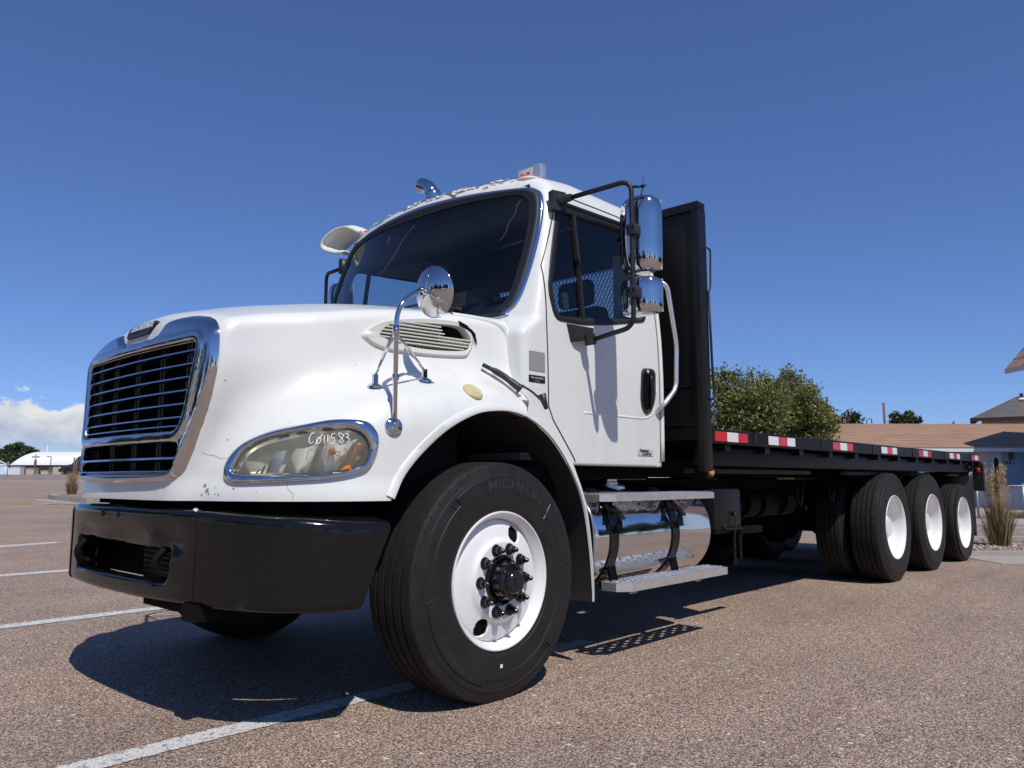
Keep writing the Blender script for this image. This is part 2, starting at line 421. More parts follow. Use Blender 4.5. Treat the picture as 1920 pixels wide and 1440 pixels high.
def surfnet(f, lo, hi, h, it=3):
    ax = [np.arange(a, b + h, h) for a, b in zip(lo, hi)]
    V = f(ax[0][:, None, None], ax[1][None, :, None], ax[2][None, None, :]); V = np.broadcast_to(V, tuple(map(len, ax)))
    S = V < 0; n = sum(S[i:S.shape[0] - 1 + i, j:S.shape[1] - 1 + j, k:S.shape[2] - 1 + k].astype(np.int8) for i in (0, 1) for j in (0, 1) for k in (0, 1))
    act = (n > 0) & (n < 8); I = np.argwhere(act); idx = np.full(act.shape, -1); idx[act] = np.arange(len(I))
    acc = np.zeros((len(I), 3)); cnt = np.zeros(len(I))
    C = [(i, j, k) for i in (0, 1) for j in (0, 1) for k in (0, 1)]
    for a in C:
        for d in range(3):
            if a[d]: continue
            b = list(a); b[d] = 1
            va = V[I[:, 0] + a[0], I[:, 1] + a[1], I[:, 2] + a[2]]; vb = V[I[:, 0] + b[0], I[:, 1] + b[1], I[:, 2] + b[2]]
            mk = (va < 0) != (vb < 0); t = np.where(mk, va / np.where(mk, va - vb, 1), 0)
            p = np.array(a, float)[None, :].repeat(len(I), 0); p[:, d] += t
            acc[mk] += p[mk]; cnt[mk] += 1
    P = (I + acc / cnt[:, None]) * h + np.array(lo)
    F = []
    for d in range(3):
        e, g = [(1, 2), (2, 0), (0, 1)][d]
        sl = [slice(None)] * 3; s0 = list(sl); s1 = list(sl); s0[d] = slice(0, -1); s1[d] = slice(1, None)
        ch = S[tuple(s0)] != S[tuple(s1)]; E = np.argwhere(ch)
        ok = (E[:, e] >= 1) & (E[:, g] >= 1) & (E[:, e] < S.shape[e] - 1) & (E[:, g] < S.shape[g] - 1); E = E[ok]
        neg = S[tuple(E.T)]; q = []
        for oe, og in ((-1, -1), (0, -1), (0, 0), (-1, 0)):
            c = E.copy(); c[:, e] += oe; c[:, g] += og; q.append(idx[tuple(c.T)])
        q = np.stack(q, 1); q[~neg] = q[~neg][:, ::-1]; F.append(q)
    F = np.concatenate(F); e = 1e-4
    for _ in range(it):
        x, y, z = P.T; v = f(x, y, z)
        g = np.stack([f(x + e, y, z) - v, f(x, y + e, z) - v, f(x, y, z + e) - v], 1) / e
        st = g * (v / ((g ** 2).sum(1) + 1e-6))[:, None]; ln = np.linalg.norm(st, axis=1)[:, None]
        P = P - st * np.minimum(1, .6 * h / (ln + 1e-9))
    return P, F
def submesh(P, F, keep):
    F = F[keep]; u, inv = np.unique(F, return_inverse=True); return P[u], inv.reshape(F.shape)
def cast(f, o, d, t0=0., t1=2., n=160):
    """first hit of rays o + t d with f = 0 (arrays), by sampling and bisection"""
    o = np.atleast_2d(o).astype(float); d = np.atleast_2d(d).astype(float); ts = np.linspace(t0, t1, n); hit = np.full(len(o), np.nan)
    prev = None
    for t in ts:
        v = f(*(o + d * t).T)
        if prev is not None:
            mk = np.isnan(hit) & (prev > 0) & (v <= 0); hit[mk] = t
        prev = v
    lo = hit - (ts[1] - ts[0]); hi = hit.copy()
    for _ in range(14):
        mid = (lo + hi) / 2; v = f(*(o + d * np.nan_to_num(mid)[:, None]).T); hi = np.where(v <= 0, mid, hi); lo = np.where(v <= 0, lo, mid)
    return o + d * hi[:, None]
def grad(f, P, e=1e-4):
    x, y, z = np.atleast_2d(P).T; v = f(x, y, z)
    g = np.stack([f(x + e, y, z) - v, f(x, y + e, z) - v, f(x, y, z + e) - v], 1); return g / np.linalg.norm(g, axis=1)[:, None]
# ================================================================== ground
def _asph(m, nt, b):
    k = NB(nt); p = k.gen_pos()
    vc = k.vor(146, p, 'Color'); vd = k.vor(146, p, 'Distance'); sp = k.n('ShaderNodeSeparateColor'); k.l(vc, sp.inputs[0])
    stone = k.ramp(sp.outputs[0], (.0, (.10, .083, .077)), (.13, (.19, .150, .126)), (.34, (.31, .246, .202)), (.60, (.42, .335, .275)), (.78, (.50, .355, .28)), (.89, (.56, .48, .40)), (.96, (.76, .70, .61)), interp='CONSTANT')
    fine = k.noise(420, 2, .6, p); stone = k.mix(.35, stone, k.ramp(fine, (.30, (.12, .10, .09)), (.70, (.56, .45, .375))))
    binder = k.ramp(vd, (.38, 1.), (.70, .26)); stone = k.mix(1., stone, binder, 'MULTIPLY')
    big = k.noise(.55, 5, .6, p); c = k.mix(1., stone, k.ramp(big, (.28, (.80, .80, .82)), (.72, (1.14, 1.12, 1.10))), 'MULTIPLY')
    pk = k.vor(21, p, 'Color'); ps = k.n('ShaderNodeSeparateColor'); k.l(pk, ps.inputs[0]); pd = k.vor(21, p, 'Distance')
    c = k.mix(k.math('MULTIPLY', k.ramp(ps.outputs[1], (.80, 0.), (.82, 1.)), k.ramp(pd, (.17, .8), (.24, 0.))), c, k.ramp(ps.outputs[2], (.2, (.10, .09, .09)), (.5, (.42, .26, .19)), (.8, (.55, .49, .42))))
    st = k.noise(1.1, 4, .7, k.mapping(p, (.28, 2.6, 1), (0, 0, R(4)))); c = k.mix(1., c, k.ramp(st, (.34, (.88, .87, .87)), (.50, (1., 1., 1.))), 'MULTIPLY')
    hs_ = k.n('ShaderNodeHueSaturation'); hs_.inputs['Saturation'].default_value = 1.24; hs_.inputs['Value'].default_value = 1.56; k.l(c, hs_.inputs['Color']); c = hs_.outputs[0]
    k.l(c, b.inputs['Base Color']); k.l(k.ramp(sp.outputs[1], (0., .70), (1., .95)), b.inputs['Roughness'])
    h = k.math('ADD', k.math('MULTIPLY', vd, -1.), k.math('MULTIPLY', fine, .5)); k.l(k.bump(h, .55, .006), b.inputs['Normal'])
mat('asphalt', rough=.85, spec=.3, build=_asph)
def _stripe(m, nt, b, col=(.74, .74, .72), wear=.0):
    k = NB(nt); p = k.gen_pos()
    vd = k.vor(146, p, 'Distance'); n1 = k.noise(30, 5, .7, p); n2 = k.noise(3, 4, .6, p)
    f = k.math('ADD', k.ramp(vd, (.48, 0.), (.70, .55)), k.ramp(n1, (.53 - wear, 0.), (.66 - wear, .9)), True)
    c = k.mix(f, k.mix(k.ramp(n2, (.35, 0.), (.7, .5)), col, tuple(q * .82 for q in col)), (.17, .14, .12))
    k.l(c, b.inputs['Base Color']); k.l(k.bump(k.math('MULTIPLY', vd, -1.), .4, .005), b.inputs['Normal'])
    # frayed edge: paint ends in separate specks
    uv = k.n('ShaderNodeUVMap'); sx = k.n('ShaderNodeSeparateXYZ'); k.l(uv.outputs[0], sx.inputs[0])
    e = k.math('ABSOLUTE', k.math('SUBTRACT', sx.outputs[1], .5)); e = k.math('ADD', e, k.math('MULTIPLY', k.math('SUBTRACT', k.noise(70, 3, .7, p), .5), .42))
    b.inputs['Alpha'].default_value = 1; k.l(k.ramp(e, (.44, 1.), (.47, 0.)), b.inputs['Alpha'])
mat('white_line', rough=.8, build=_stripe)
mat('yellow_line', rough=.8, build=lambda m, nt, b: _stripe(m, nt, b, (.70, .42, .12), .06))
def _conc(m, nt, b):
    k = NB(nt); p = k.gen_pos(); n1 = k.noise(6, 6, .65, p); n2 = k.noise(160, 2, .6, p)
    k.l(k.mix(.3, k.ramp(n1, (.3, (.30, .265, .22)), (.7, (.43, .385, .33))), k.ramp(n2, (.3, .2), (.7, .5))), b.inputs['Base Color']); k.l(k.bump(n2, .2, .004), b.inputs['Normal'])
mat('concrete', rough=.9, build=_conc)
def _dirt(m, nt, b):
    k = NB(nt); p = k.gen_pos(); vc = k.vor(22, p, 'Color'); sp = k.n('ShaderNodeSeparateColor'); k.l(vc, sp.inputs[0])
    k.l(k.ramp(sp.outputs[0], (0, (.10, .085, .075)), (.4, (.22, .18, .155)), (.8, (.36, .30, .26))), b.inputs['Base Color']); k.l(k.bump(k.vor(22, p), .6, .03), b.inputs['Normal'])
mat('gravel', rough=.95, build=_dirt)
mat('rock_tan', (.40, .30, .24), .9); mat('rock_grey', (.24, .20, .19), .9); mat('rock_pale', (.48, .42, .36), .9)

def gz(x, y):
    """height of the lot: level under the truck, rising gently to the far left"""
    d = (x - CAM[0]) * FWD[0] + (y - CAM[1]) * FWD[1]; l = (x - CAM[0]) * RGT[0] + (y - CAM[1]) * RGT[1]
    r = np.clip(d - 9, 0, 21) * .0195 + np.clip(d - 30, 0, 60) * .0145; r = r * sstep(d, 8.5, 12)
    return r * sstep(l, 1., -6.)
def fr(l, d): return CAM[:2] + RGT[:2] * l + FWD[:2] * d      # plan position from lateral and depth
ld = np.concatenate([np.linspace(-900, -80, 10), np.linspace(-70, 60, 66), np.linspace(80, 900, 10)]); dd = np.concatenate([np.linspace(-900, -60, 10), np.linspace(-50, 95, 74), np.linspace(120, 1500, 10)])
V = np.array([[(*fr(l, d), 0) for l in ld] for d in dd]); V[..., 2] = gz(V[..., 0], V[..., 1]); V[..., 2] = np.where((dd[:, None] < 8.5), 0, V[..., 2])
g = G(); g.grid(V[:, ::-1]); ground = structure(g.obj('ground', 'asphalt', None, True))
def stripe(x0, x1, yc, w, m_, name='parking_line', ax='x', zoff=.004):
    n = max(2, int(abs(x1 - x0) / .5)); g = G(); t = np.linspace(x0, x1, n)
    P = np.array([[(x, yc + s * w / 2, 0) for x in t] for s in (-1, 1)]); P[..., 2] = gz(P[..., 0], P[..., 1]) + zoff; g.grid(P)
    o = norm_fix(g.obj(name, m_, None, False)); uvl = o.data.uv_layers.new(name='UVMap')
    for lp in o.data.loops:
        c = o.data.vertices[lp.vertex_index].co; uvl.data[lp.index].uv = (c.x, (c.y - yc) / w + .5)
    return structure(o)
stripe(-4.6, 1.30, -.690, .135, 'white_line'); stripe(-4.2, 1.6, 2.465, .17, 'white_line'); stripe(-3.6, 1.4, 5.70, .22, 'white_line'); stripe(-3.0, 1.45, 9.24, .24, 'white_line')
# ================================================================== the truck
truck = empty('flatbed_truck')
tag(truck, 'white conventional flatbed truck with black deck and chrome grille', 'truck')

# ------------------------------------------------------------------ hood (x rearwards, y to the passenger side, z up; front axle at x = 0)
def crease_z(x): return ips(x, (-1.3, 1.58), (-1.13, 1.622), (-.75, 1.70), (-.32, 1.772), (.2, 1.805), (.5, 1.81))
def crease_w(x): return ips(x, (-1.3, .66), (-1.15, .70), (-.8, .765), (-.3, .84), (.3, .925), (.5, .95))
def front_w(z): return ips(z, (.7, .44), (.95, .49), (1.06, .54), (1.18, .615), (1.29, .67), (1.44, .705), (1.6, .705), (2., .70))
def crest_z(x): return ips(x, (-1.4, 1.04), (-1.2, 1.11), (-1.05, 1.175), (-.9, 1.25), (-.75, 1.32), (-.6, 1.375), (-.3, 1.43), (0, 1.445), (.2, 1.43), (.4, 1.385))
def nose_x(a, z): return -1.208 + .075 * a * a + ip(z, (.8, 0.), (1.0, .0), (1.55, .03), (1.8, .07))
ARCH = smooth_path([(-.63, .80), (-.605, .90), (-.53, 1.02), (-.42, 1.125), (-.29, 1.212), (-.13, 1.278), (.02, 1.302), (.14, 1.300), (.25, 1.272), (.38, 1.205), (.49, 1.11), (.59, .985), (.667, .837), (.715, .62), (.737, .42), (.740, .345)], 6)
ARCH_POLY = np.vstack([ARCH, [(.74, 0), (-.65, 0)]])
def hood_f(x, y, z):
    a = np.abs(y)
    u = np.maximum(-.35 - x, 0) / .842; n = 2.6
    g = (u ** n + (a / 1.165) ** n + 1e-9) ** (1 / n)
    side = (g - 1) - .012 * sstep(z, 1.0, .9)
    top = z - crest_z(x)
    fend = smax(side, top, .24)
    t = sstep(x, -1.12, -.72)
    zc = crease_z(x); w = (crease_w(x) + .012 + .12 * np.clip(zc - z, 0, 1)) * t + (1 - t) * np.minimum(front_w(z), crease_w(x) + .02)
    wc = crease_w(x)
    ns = a - w
    nt = z - (zc + .125 * (1 - np.minimum(a / wc, 1.3) ** 2) * sstep(x, -1.3, -.75) + .10 * (1 - (a / wc) ** 2) * (1 - sstep(x, -1.3, -.75)))
    nf = nose_x(a, z) - x
    nose = smax(smax(ns, nt, .05), nf, .07)
    d = smin(nose, fend, .17)
    d = np.maximum(d, .866 - z)
    rear = x - .318
    return smax(d, rear, .02)
def hood_cut(x, y, z):
    a = np.abs(y)
    d = hood_f(x, y, z)
    arch = np.maximum(poly_sd(x, z, ARCH_POLY), .56 - a)
    return np.maximum(d, -arch)
HP, HF = surfnet(hood_cut, (-1.30, -1.24, .84), (.36, 1.24, 2.0), .0145)
HP[HP[:, 2] < .897, 2] = .893
# outlines of grille surround (y, z), symmetric
GR_OUT = smooth_path([(-.235, 1.652), (-.262, 1.676), (-.32, 1.686), (-.445, 1.681), (-.565, 1.657), (-.648, 1.617), (-.680, 1.565), (-.688, 1.47), (-.678, 1.38), (-.655, 1.291), (-.612, 1.177), (-.568, 1.063), (-.53, .992), (-.46, .968), (-.2, .958), (0, .956)], 5)
GR_OUT = np.vstack([[(0., 1.616), (-.1, 1.617), (-.16, 1.619), (-.21, 1.632)], GR_OUT])
GR_OUT = np.vstack([GR_OUT, (GR_OUT * [-1, 1])[::-1][1:-1]])
_ty = np.linspace(0, .80, 41); _tz = np.linspace(.90, 1.74, 43)
_o = np.array([[-1.6, y, z] for y in _ty for z in _tz]); _h = cast(hood_f, _o, np.tile((1., 0, 0), (len(_o), 1)), .3, .85, 110)[:, 0]
NOSE_TAB = np.where(np.isnan(_h), -1.02, _h).reshape(41, 43)
def FX(a, z):
    """x of the hood's front skin at half-width a and height z"""
    a, z = np.broadcast_arrays(np.clip(a, 0, .7999), np.clip(z, .9, 1.7399)); i = a / .02; j = (z - .9) / .02; i0 = i.astype(int); j0 = j.astype(int); i0 = np.minimum(i0, 39); j0 = np.minimum(j0, 41); u = i - i0; v = j - j0; T = NOSE_TAB
    return (T[i0, j0] * (1 - u) + T[i0 + 1, j0] * u) * (1 - v) + (T[i0, j0 + 1] * (1 - u) + T[i0 + 1, j0 + 1] * u) * v
def sympoly(P): P = np.array(P, float); return np.vstack([P, (P * [-1, 1])[::-1]])
def rpoly(P, r, n=4):
    P = np.array(P, float); out = []; L = len(P)
    for i in range(L):
        a, b, c = P[i - 1], P[i], P[(i + 1) % L]; u = (a - b) / np.linalg.norm(a - b); w = (c - b) / np.linalg.norm(c - b)
        for t in np.linspace(0, 1, n): out.append((1 - t) ** 2 * (b + u * r) + 2 * t * (1 - t) * b + t * t * (b + w * r))
    return np.array(out)
GR_UP = rpoly([(-.592, 1.552), (-.520, 1.176), (.520, 1.176), (.592, 1.552)], .05)
GR_LO = rpoly([(-.538, 1.128), (-.495, .999), (.495, .999), (.538, 1.128)], .04)
# headlight outlines, on the driver's side, seen in a plane facing forward-left
HL_N = np.array((-.70, -.714, .0)); HL_N /= np.linalg.norm(HL_N); HL_U = np.array((-HL_N[1], HL_N[0], 0)) * -1; HL_C = np.array((-.95, -.98, 1.10))
HL_OUT = np.array([[-1.102, -0.708, 0.998], [-1.095, -0.698, 1.034], [-1.069, -0.71, 1.084], [-1.03, -0.748, 1.127], [-0.962, -0.832, 1.169], [-0.897, -0.924, 1.19], [-0.824, -1.001, 1.21], [-0.761, -1.057, 1.216], [-0.698, -1.102, 1.209], [-0.67, -1.126, 1.17], [-0.664, -1.131, 1.134], [-0.671, -1.13, 1.091], [-0.699, -1.121, 1.033], [-0.745, -1.103, 1.005], [-0.838, -1.056, 0.98], [-0.944, -0.973, 0.97], [-1.034, -0.864, 0.963], [-1.091, -0.762, 0.96], [-1.103, -0.72, 0.977]])
HL_IN = np.array([[-1.084, -0.745, 1.012], [-1.078, -0.745, 1.034], [-1.048, -0.756, 1.09], [-1.01, -0.796, 1.126], [-0.963, -0.862, 1.15], [-0.874, -0.977, 1.174], [-0.791, -1.053, 1.186], [-0.747, -1.087, 1.179], [-0.719, -1.108, 1.154], [-0.704, -1.119, 1.119], [-0.703, -1.12, 1.083], [-0.72, -1.114, 1.044], [-0.752, -1.1, 1.026], [-0.838, -1.055, 1.001], [-0.943, -0.97, 0.994], [-1.068, -0.787, 0.998]])
def hl2(P): return np.stack([(P - HL_C) @ HL_U, P[:, 2]], 1)
HLO2 = smooth_path(hl2(HL_OUT), 4, True); HLI2 = smooth_path(hl2(HL_IN), 4, True)
def on_hood(q, side=-1, off=0.):
    """2-D headlight coordinates -> point on the hood skin (driver's side; side=+1 mirrors)"""
    q = np.atleast_2d(q); o = HL_C * [1, 1, 0] + q[:, :1] * HL_U + q[:, 1:] * [0, 0, 1] + HL_N * .6
    P = cast(hood_f, o, np.repeat(-HL_N[None], len(o), 0), 0, 1.4, 140); P = P + off * grad(hood_f, P)
    return P if side < 0 else P * [1, -1, 1]
cen = HP[HF].mean(1); ca = np.abs(cen[:, 1])
in_gr = (cen[:, 0] < -1.0) & (poly_sd(cen[:, 1], cen[:, 2], GR_OUT) < -.045)
cm = cen * [1, -1, 1]; cm[:, 1] = -ca
uv = hl2(cm); in_hl = (cen[:, 0] < -.6) & (ca > .66) & (poly_sd(uv[:, 0], uv[:, 1], HLO2) < -.018) & (((cm - HL_C) @ HL_N) > -.2)
nrm = np.cross(HP[HF[:, 1]] - HP[HF[:, 0]], HP[HF[:, 2]] - HP[HF[:, 0]])
well = (np.abs(poly_sd(cen[:, 0], cen[:, 2], ARCH_POLY)) < .012) & (ca < 1.15) | ((ca < .60) & (ca > .5) & (poly_sd(cen[:, 0], cen[:, 2], ARCH_POLY) < -.01))
under = cen[:, 2] < .8935
back = cen[:, 0] > .314
VENT = np.array([[-.547, 1.629], [-.54, 1.608], [-.493, 1.582], [-.405, 1.566], [-.22, 1.56], [.007, 1.574], [.049, 1.602], [.077, 1.655], [.081, 1.686], [.051, 1.732], [-.02, 1.754], [-.191, 1.746], [-.338, 1.725], [-.433, 1.702], [-.503, 1.67]])
VENT = smooth_path(VENT, 4, True); VC = np.array((-.21, 1.655)); VENT_IN = np.array([(-.455, 1.640), (-.40, 1.690), (-.30, 1.712), (-.15, 1.724), (-.01, 1.728), (.035, 1.700), (.052, 1.660), (.035, 1.622), (-.005, 1.604), (-.12, 1.592), (-.25, 1.590), (-.36, 1.602), (-.43, 1.620)]); VENT_IN = smooth_path(VENT_IN, 4, True)
in_v = (ca > .7) & (poly_sd(cen[:, 0], cen[:, 2], VENT) < -.02)
keep = ~(in_gr | in_hl | well | under | back | in_v)
v_, f_ = submesh(HP, HF, keep); hood = mesh('hood', v_, f_, 'white_paint', truck, 55)
v_, f_ = submesh(HP, HF, well & ~under & (cen[:, 2] > .9)); mesh('wheel_well', v_, f_, 'liner_grey', truck, True)
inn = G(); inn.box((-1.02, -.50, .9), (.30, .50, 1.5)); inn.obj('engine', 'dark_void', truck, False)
# lip round the wheel arch
def hood_y(x, z, side=-1, off=0., fn=hood_f):
    x = np.atleast_1d(np.asarray(x, float)); z = np.broadcast_to(np.asarray(z, float), x.shape)
    o = np.stack([x, np.full(x.shape, -1.6), z], 1); P = cast(fn, o, np.tile((0, 1., 0), (len(x), 1)), 0, 1.6, 160)
    if off: P = P + off * grad(fn, P)
    return P if side < 0 else P * [1, -1, 1]
for s in (-1, 1):
    A = ARCH[(ARCH[:, 0] < .30) & (ARCH[:, 1] > .89)]
    T = np.gradient(A, axis=0); T /= np.linalg.norm(T, axis=1)[:, None]; N = np.stack([-T[:, 1], T[:, 0]], 1)
    rows = []
    for dn, off in ((.036, .001), (.032, .007), (.006, .009), (-.002, .005), (-.004, -.02), (.004, -.06)):
        q = A + N * dn; P = hood_y(q[:, 0], np.maximum(q[:, 1], .894), s, 0); bad = np.isnan(P).any(1)
        if bad.any(): P[bad] = np.nan
        P[:, 1] = np.where(np.isnan(P[:, 1]), s * 1.165, P[:, 1]) + s * off; P[:, 0] = q[:, 0]; P[:, 2] = np.maximum(q[:, 1], .894)
        rows.append(P)
    g = G(); g.grid(np.stack(rows)); norm_fix(g.obj('wheel_arch_lip', 'white_paint', truck, 50))
    # rear quarter of the arch, carried by the cab: a thin white flare
    A = ARCH[(ARCH[:, 0] > .20)]; T = np.gradient(A, axis=0); T /= np.linalg.norm(T, axis=1)[:, None]; N = np.stack([-T[:, 1], T[:, 0]], 1)
    wid = np.interp(np.arange(len(A)), [0, len(A) * .45, len(A) - 1], [.085, .03, .012]); g = G()
    r0 = np.column_stack([A[:, 0], np.full(len(A), s * 1.158), A[:, 1]]); q = A + N * wid[:, None]
    r1 = np.column_stack([q[:, 0], np.full(len(A), s * 1.150), q[:, 1]]); q2 = A + N * (wid[:, None] + .012)
    r2 = np.column_stack([q2[:, 0], np.interp(np.arange(len(A)), [0, len(A) * .3, len(A) - 1], [s * 1.05, s * 1.11, s * 1.135]), q2[:, 1]]); q0 = A - N * .004
    rm = np.column_stack([q0[:, 0], np.full(len(A), s * 1.148), q0[:, 1]])
    g.grid(np.stack([rm, r0, r1, r2])); norm_fix(g.obj('fender_flare', 'white_paint', truck, 30))
    g = G(); g.grid(np.stack([np.column_stack([A[:, 0] - .001, np.full(len(A), s * 1.147), A[:, 1] - .006]), np.column_stack([A[:, 0] + .005, np.full(len(A), s * .45), A[:, 1]])])); norm_fix(g.obj('splash_guard', 'liner_grey', truck, True))
# inner wheel-well back wall
g = G(); g.box((.30, -1.0, .62), (.62, 1.0, 1.05)); g.box((-.60, -.54, .62), (.62, .54, 1.28)); g.obj('engine_bay', 'chassis_black', truck, False)

# hood vents with slats, one torn away at its upper rear corner
for s in (-1, 1):
    n = len(VENT); o = hood_y(VENT[:, 0], VENT[:, 1], s, -.003); i1 = hood_y(VENT[:, 0] * .93 + VC[0] * .07, VENT[:, 1] * .93 + VC[1] * .07, s, .016); i2 = hood_y(VENT_IN[:, 0], VENT_IN[:, 1], s, .013)
    k = np.linspace(0, len(VENT_IN), n, endpoint=False)
    # match inner loop to outer by angle
    def ang(P): return np.arctan2((P[:, 1] - VC[1]) * 2.6, P[:, 0] - VC[0])
    a2 = np.unwrap(ang(VENT_IN)); a1 = np.unwrap(ang(VENT)); 
    def loop_at(P, a, an):
        A = np.concatenate([a - 2 * np.pi * np.sign(a[-1] - a[0]), a, a + 2 * np.pi * np.sign(a[-1] - a[0])]); Q = np.vstack([P, P, P]); od = np.argsort(A)
        return np.stack([np.interp(an, A[od], Q[od, c]) for c in range(3)], 1)
    i2 = loop_at(i2, a2, a1); i3 = i2.copy(); i3[:, 1] -= s * .05
    g = G(); Lp = [np.vstack([q, q[:1]]) for q in (o, i1, i2, i3)]; g.grid(np.stack(Lp)); vent = norm_fix(g.obj('hood_vent', 'old_white_vent', hood, 50))
    g = G(); yb = s * .78; g.add([(x, yb, z) for x, z in VENT_IN], [tuple(range(len(VENT_IN)))]); g.obj('vent_backing', 'dark_void', hood, False)
    for j, zz in enumerate(np.linspace(1.612, 1.712, 7)):
        xs = np.linspace(-.60, .10, 120); ins = poly_sd(xs, np.full(120, zz), VENT_IN) < .006; xs = xs[ins]
        if len(xs) < 4: continue
        if s < 0 and zz > 1.67: xs = xs[xs < -.09 - .02 * (j % 2)]
        P = hood_y(xs[::6], zz, s, .004); g = G()
        for p, q in zip(P, P[1:]): g.obox((p + q) / 2, (q - p, (0, 1, 0), (0, 0, 1)), (np.linalg.norm(q - p) / 2, .012, .0028))
        g.obj('vent_slat', 'old_white', hood, False)
    g = G()
    for xx in np.arange(-.45, .05, .0165):
        for z0 in (1.60, 1.622, 1.645, 1.667, 1.69):
            if poly_sd(np.array([xx]), np.array([z0 + .008]), VENT_IN)[0] < -.004 and not (s < 0 and z0 > 1.66 and xx > -.10):
                y = crease_w(np.array([xx]))[0] + .16 * (crease_z(np.array([xx]))[0] - z0) - .02; g.box((xx - .0022, s * y, z0), (xx + .0022, s * (y - .012), z0 + .018))
    m_ = g.obj('vent_mesh', 'old_white', hood, False); m_['kind'] = 'stuff'
    if s < 0:
        g = G(); P = hood_y(np.array([-.01, .03, .06, .075, .082]), np.array([1.742, 1.728, 1.705, 1.690, 1.66]), -1, .013)
        for p, q in zip(P, P[1:]): g.obox((p + q) / 2, (q - p, (0, 1, 0), (0, 0, 1)), (np.linalg.norm(q - p) / 2 + .006, .004, .009 + .006 * rng.random()))
        g.obj('torn_edge', 'dark_void', hood, False)

# grille: chrome surround from an implicit solid
def gr_f(x, y, z):
    d2 = np.maximum(poly_sd(y, z, GR_OUT), np.maximum(-poly_sd(y, z, GR_UP), -poly_sd(y, z, GR_LO)))
    a = np.abs(y); so_ = poly_sd(y, z, GR_OUT); su = poly_sd(y, z, GR_UP)
    face = np.minimum(FX(a, z), -1.085) - .003 - .020 * sstep(-so_, 0., .024) - .012 * sstep(su, .048, .036)
    return smax(d2, np.maximum(face - x, x - face - .075), .012)
GP, GF = surfnet(gr_f, (-1.32, -.80, .92), (-1.04, .80, 1.70), .0085, 2)
grille = mesh('grille', GP, GF, 'chrome', truck, True)
def slat(z, hw, th=.0085, deep=.035, n=25):
    g = G(); ys = np.linspace(-hw, hw, n); xs = FX(np.abs(ys), z) - .004
    pr = [(-.5, -.2), (-.42, .6), (-.1, 1.0), (.5, .7), (.5, -.7), (-.1, -1.0)]
    V = np.array([[(x + deep * a, y, z + th * b) for a, b in pr + pr[:1]] for x, y in zip(xs, ys)]); g.grid(V); return g.obj('slat', 'chrome', grille, 35)
for i in range(6):
    z = 1.508 - i * .0552; hw = np.interp(z, [1.176, 1.552], [.525, .597]); slat(z, hw)
slat(1.545, .58, .006); slat(1.196, .50, .007); slat(1.062, .525, .011); slat(1.010, .49, .006)
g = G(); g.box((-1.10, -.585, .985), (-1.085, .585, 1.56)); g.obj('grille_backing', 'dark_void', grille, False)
for y in (-.46, -.20, .06, .32, .52):
    for z0, z1 in ((1.17, 1.56), (.99, 1.135)):
        g = G(); w_ = .026; x0, x1 = -1.150, -1.135
        g.box((x0, y - w_, z0), (x1, y - w_ + .020, z1)); g.box((x0, y + w_ - .020, z0), (x1, y + w_, z1)); g.box((x0 + .005, y - w_ + .020, z0), (x1, y + w_ - .020, z1)); g.obj('grille_upright', 'black_satin', grille, False)
# badge on the white tongue above the grille
def nose_pt(y, z, off):
    y = np.atleast_1d(np.asarray(y, float)); z = np.broadcast_to(np.asarray(z, float), y.shape); o = np.stack([np.full(y.shape, -1.6), y, z], 1)
    P = cast(hood_f, o, np.tile((1., 0, 0), (len(y), 1)), 0, 1.2, 140); return P + off * grad(hood_f, P)
B2 = rpoly([(-.135, 1.692), (-.075, 1.640), (.17, 1.640), (.165, 1.692)], .018); Bm = B2.mean(0)
g = G(); L = [nose_pt(*(Bm + (B2 - Bm) * k).T, o) for k, o in ((1.06, 0.), (1.0, .012), (.92, .010), (.5, .006), (.02, .006))]
g.grid(np.stack([np.vstack([q, q[:1]]) for q in L])); badge = norm_fix(g.obj('badge', 'black_plastic', hood, 30))
v, f = text_mesh('FREIGHTLINER', .030, .0015, .0006); q = np.stack([-v[:, 0], v[:, 1]], 1) * [1.25, 1] + [.018, 1.676]
P = nose_pt(q[:, 0], q[:, 1], .012 + 0); P[:, 0] -= v[:, 2] * 1.; mesh('badge_lettering', P, f, 'print_silver', hood)

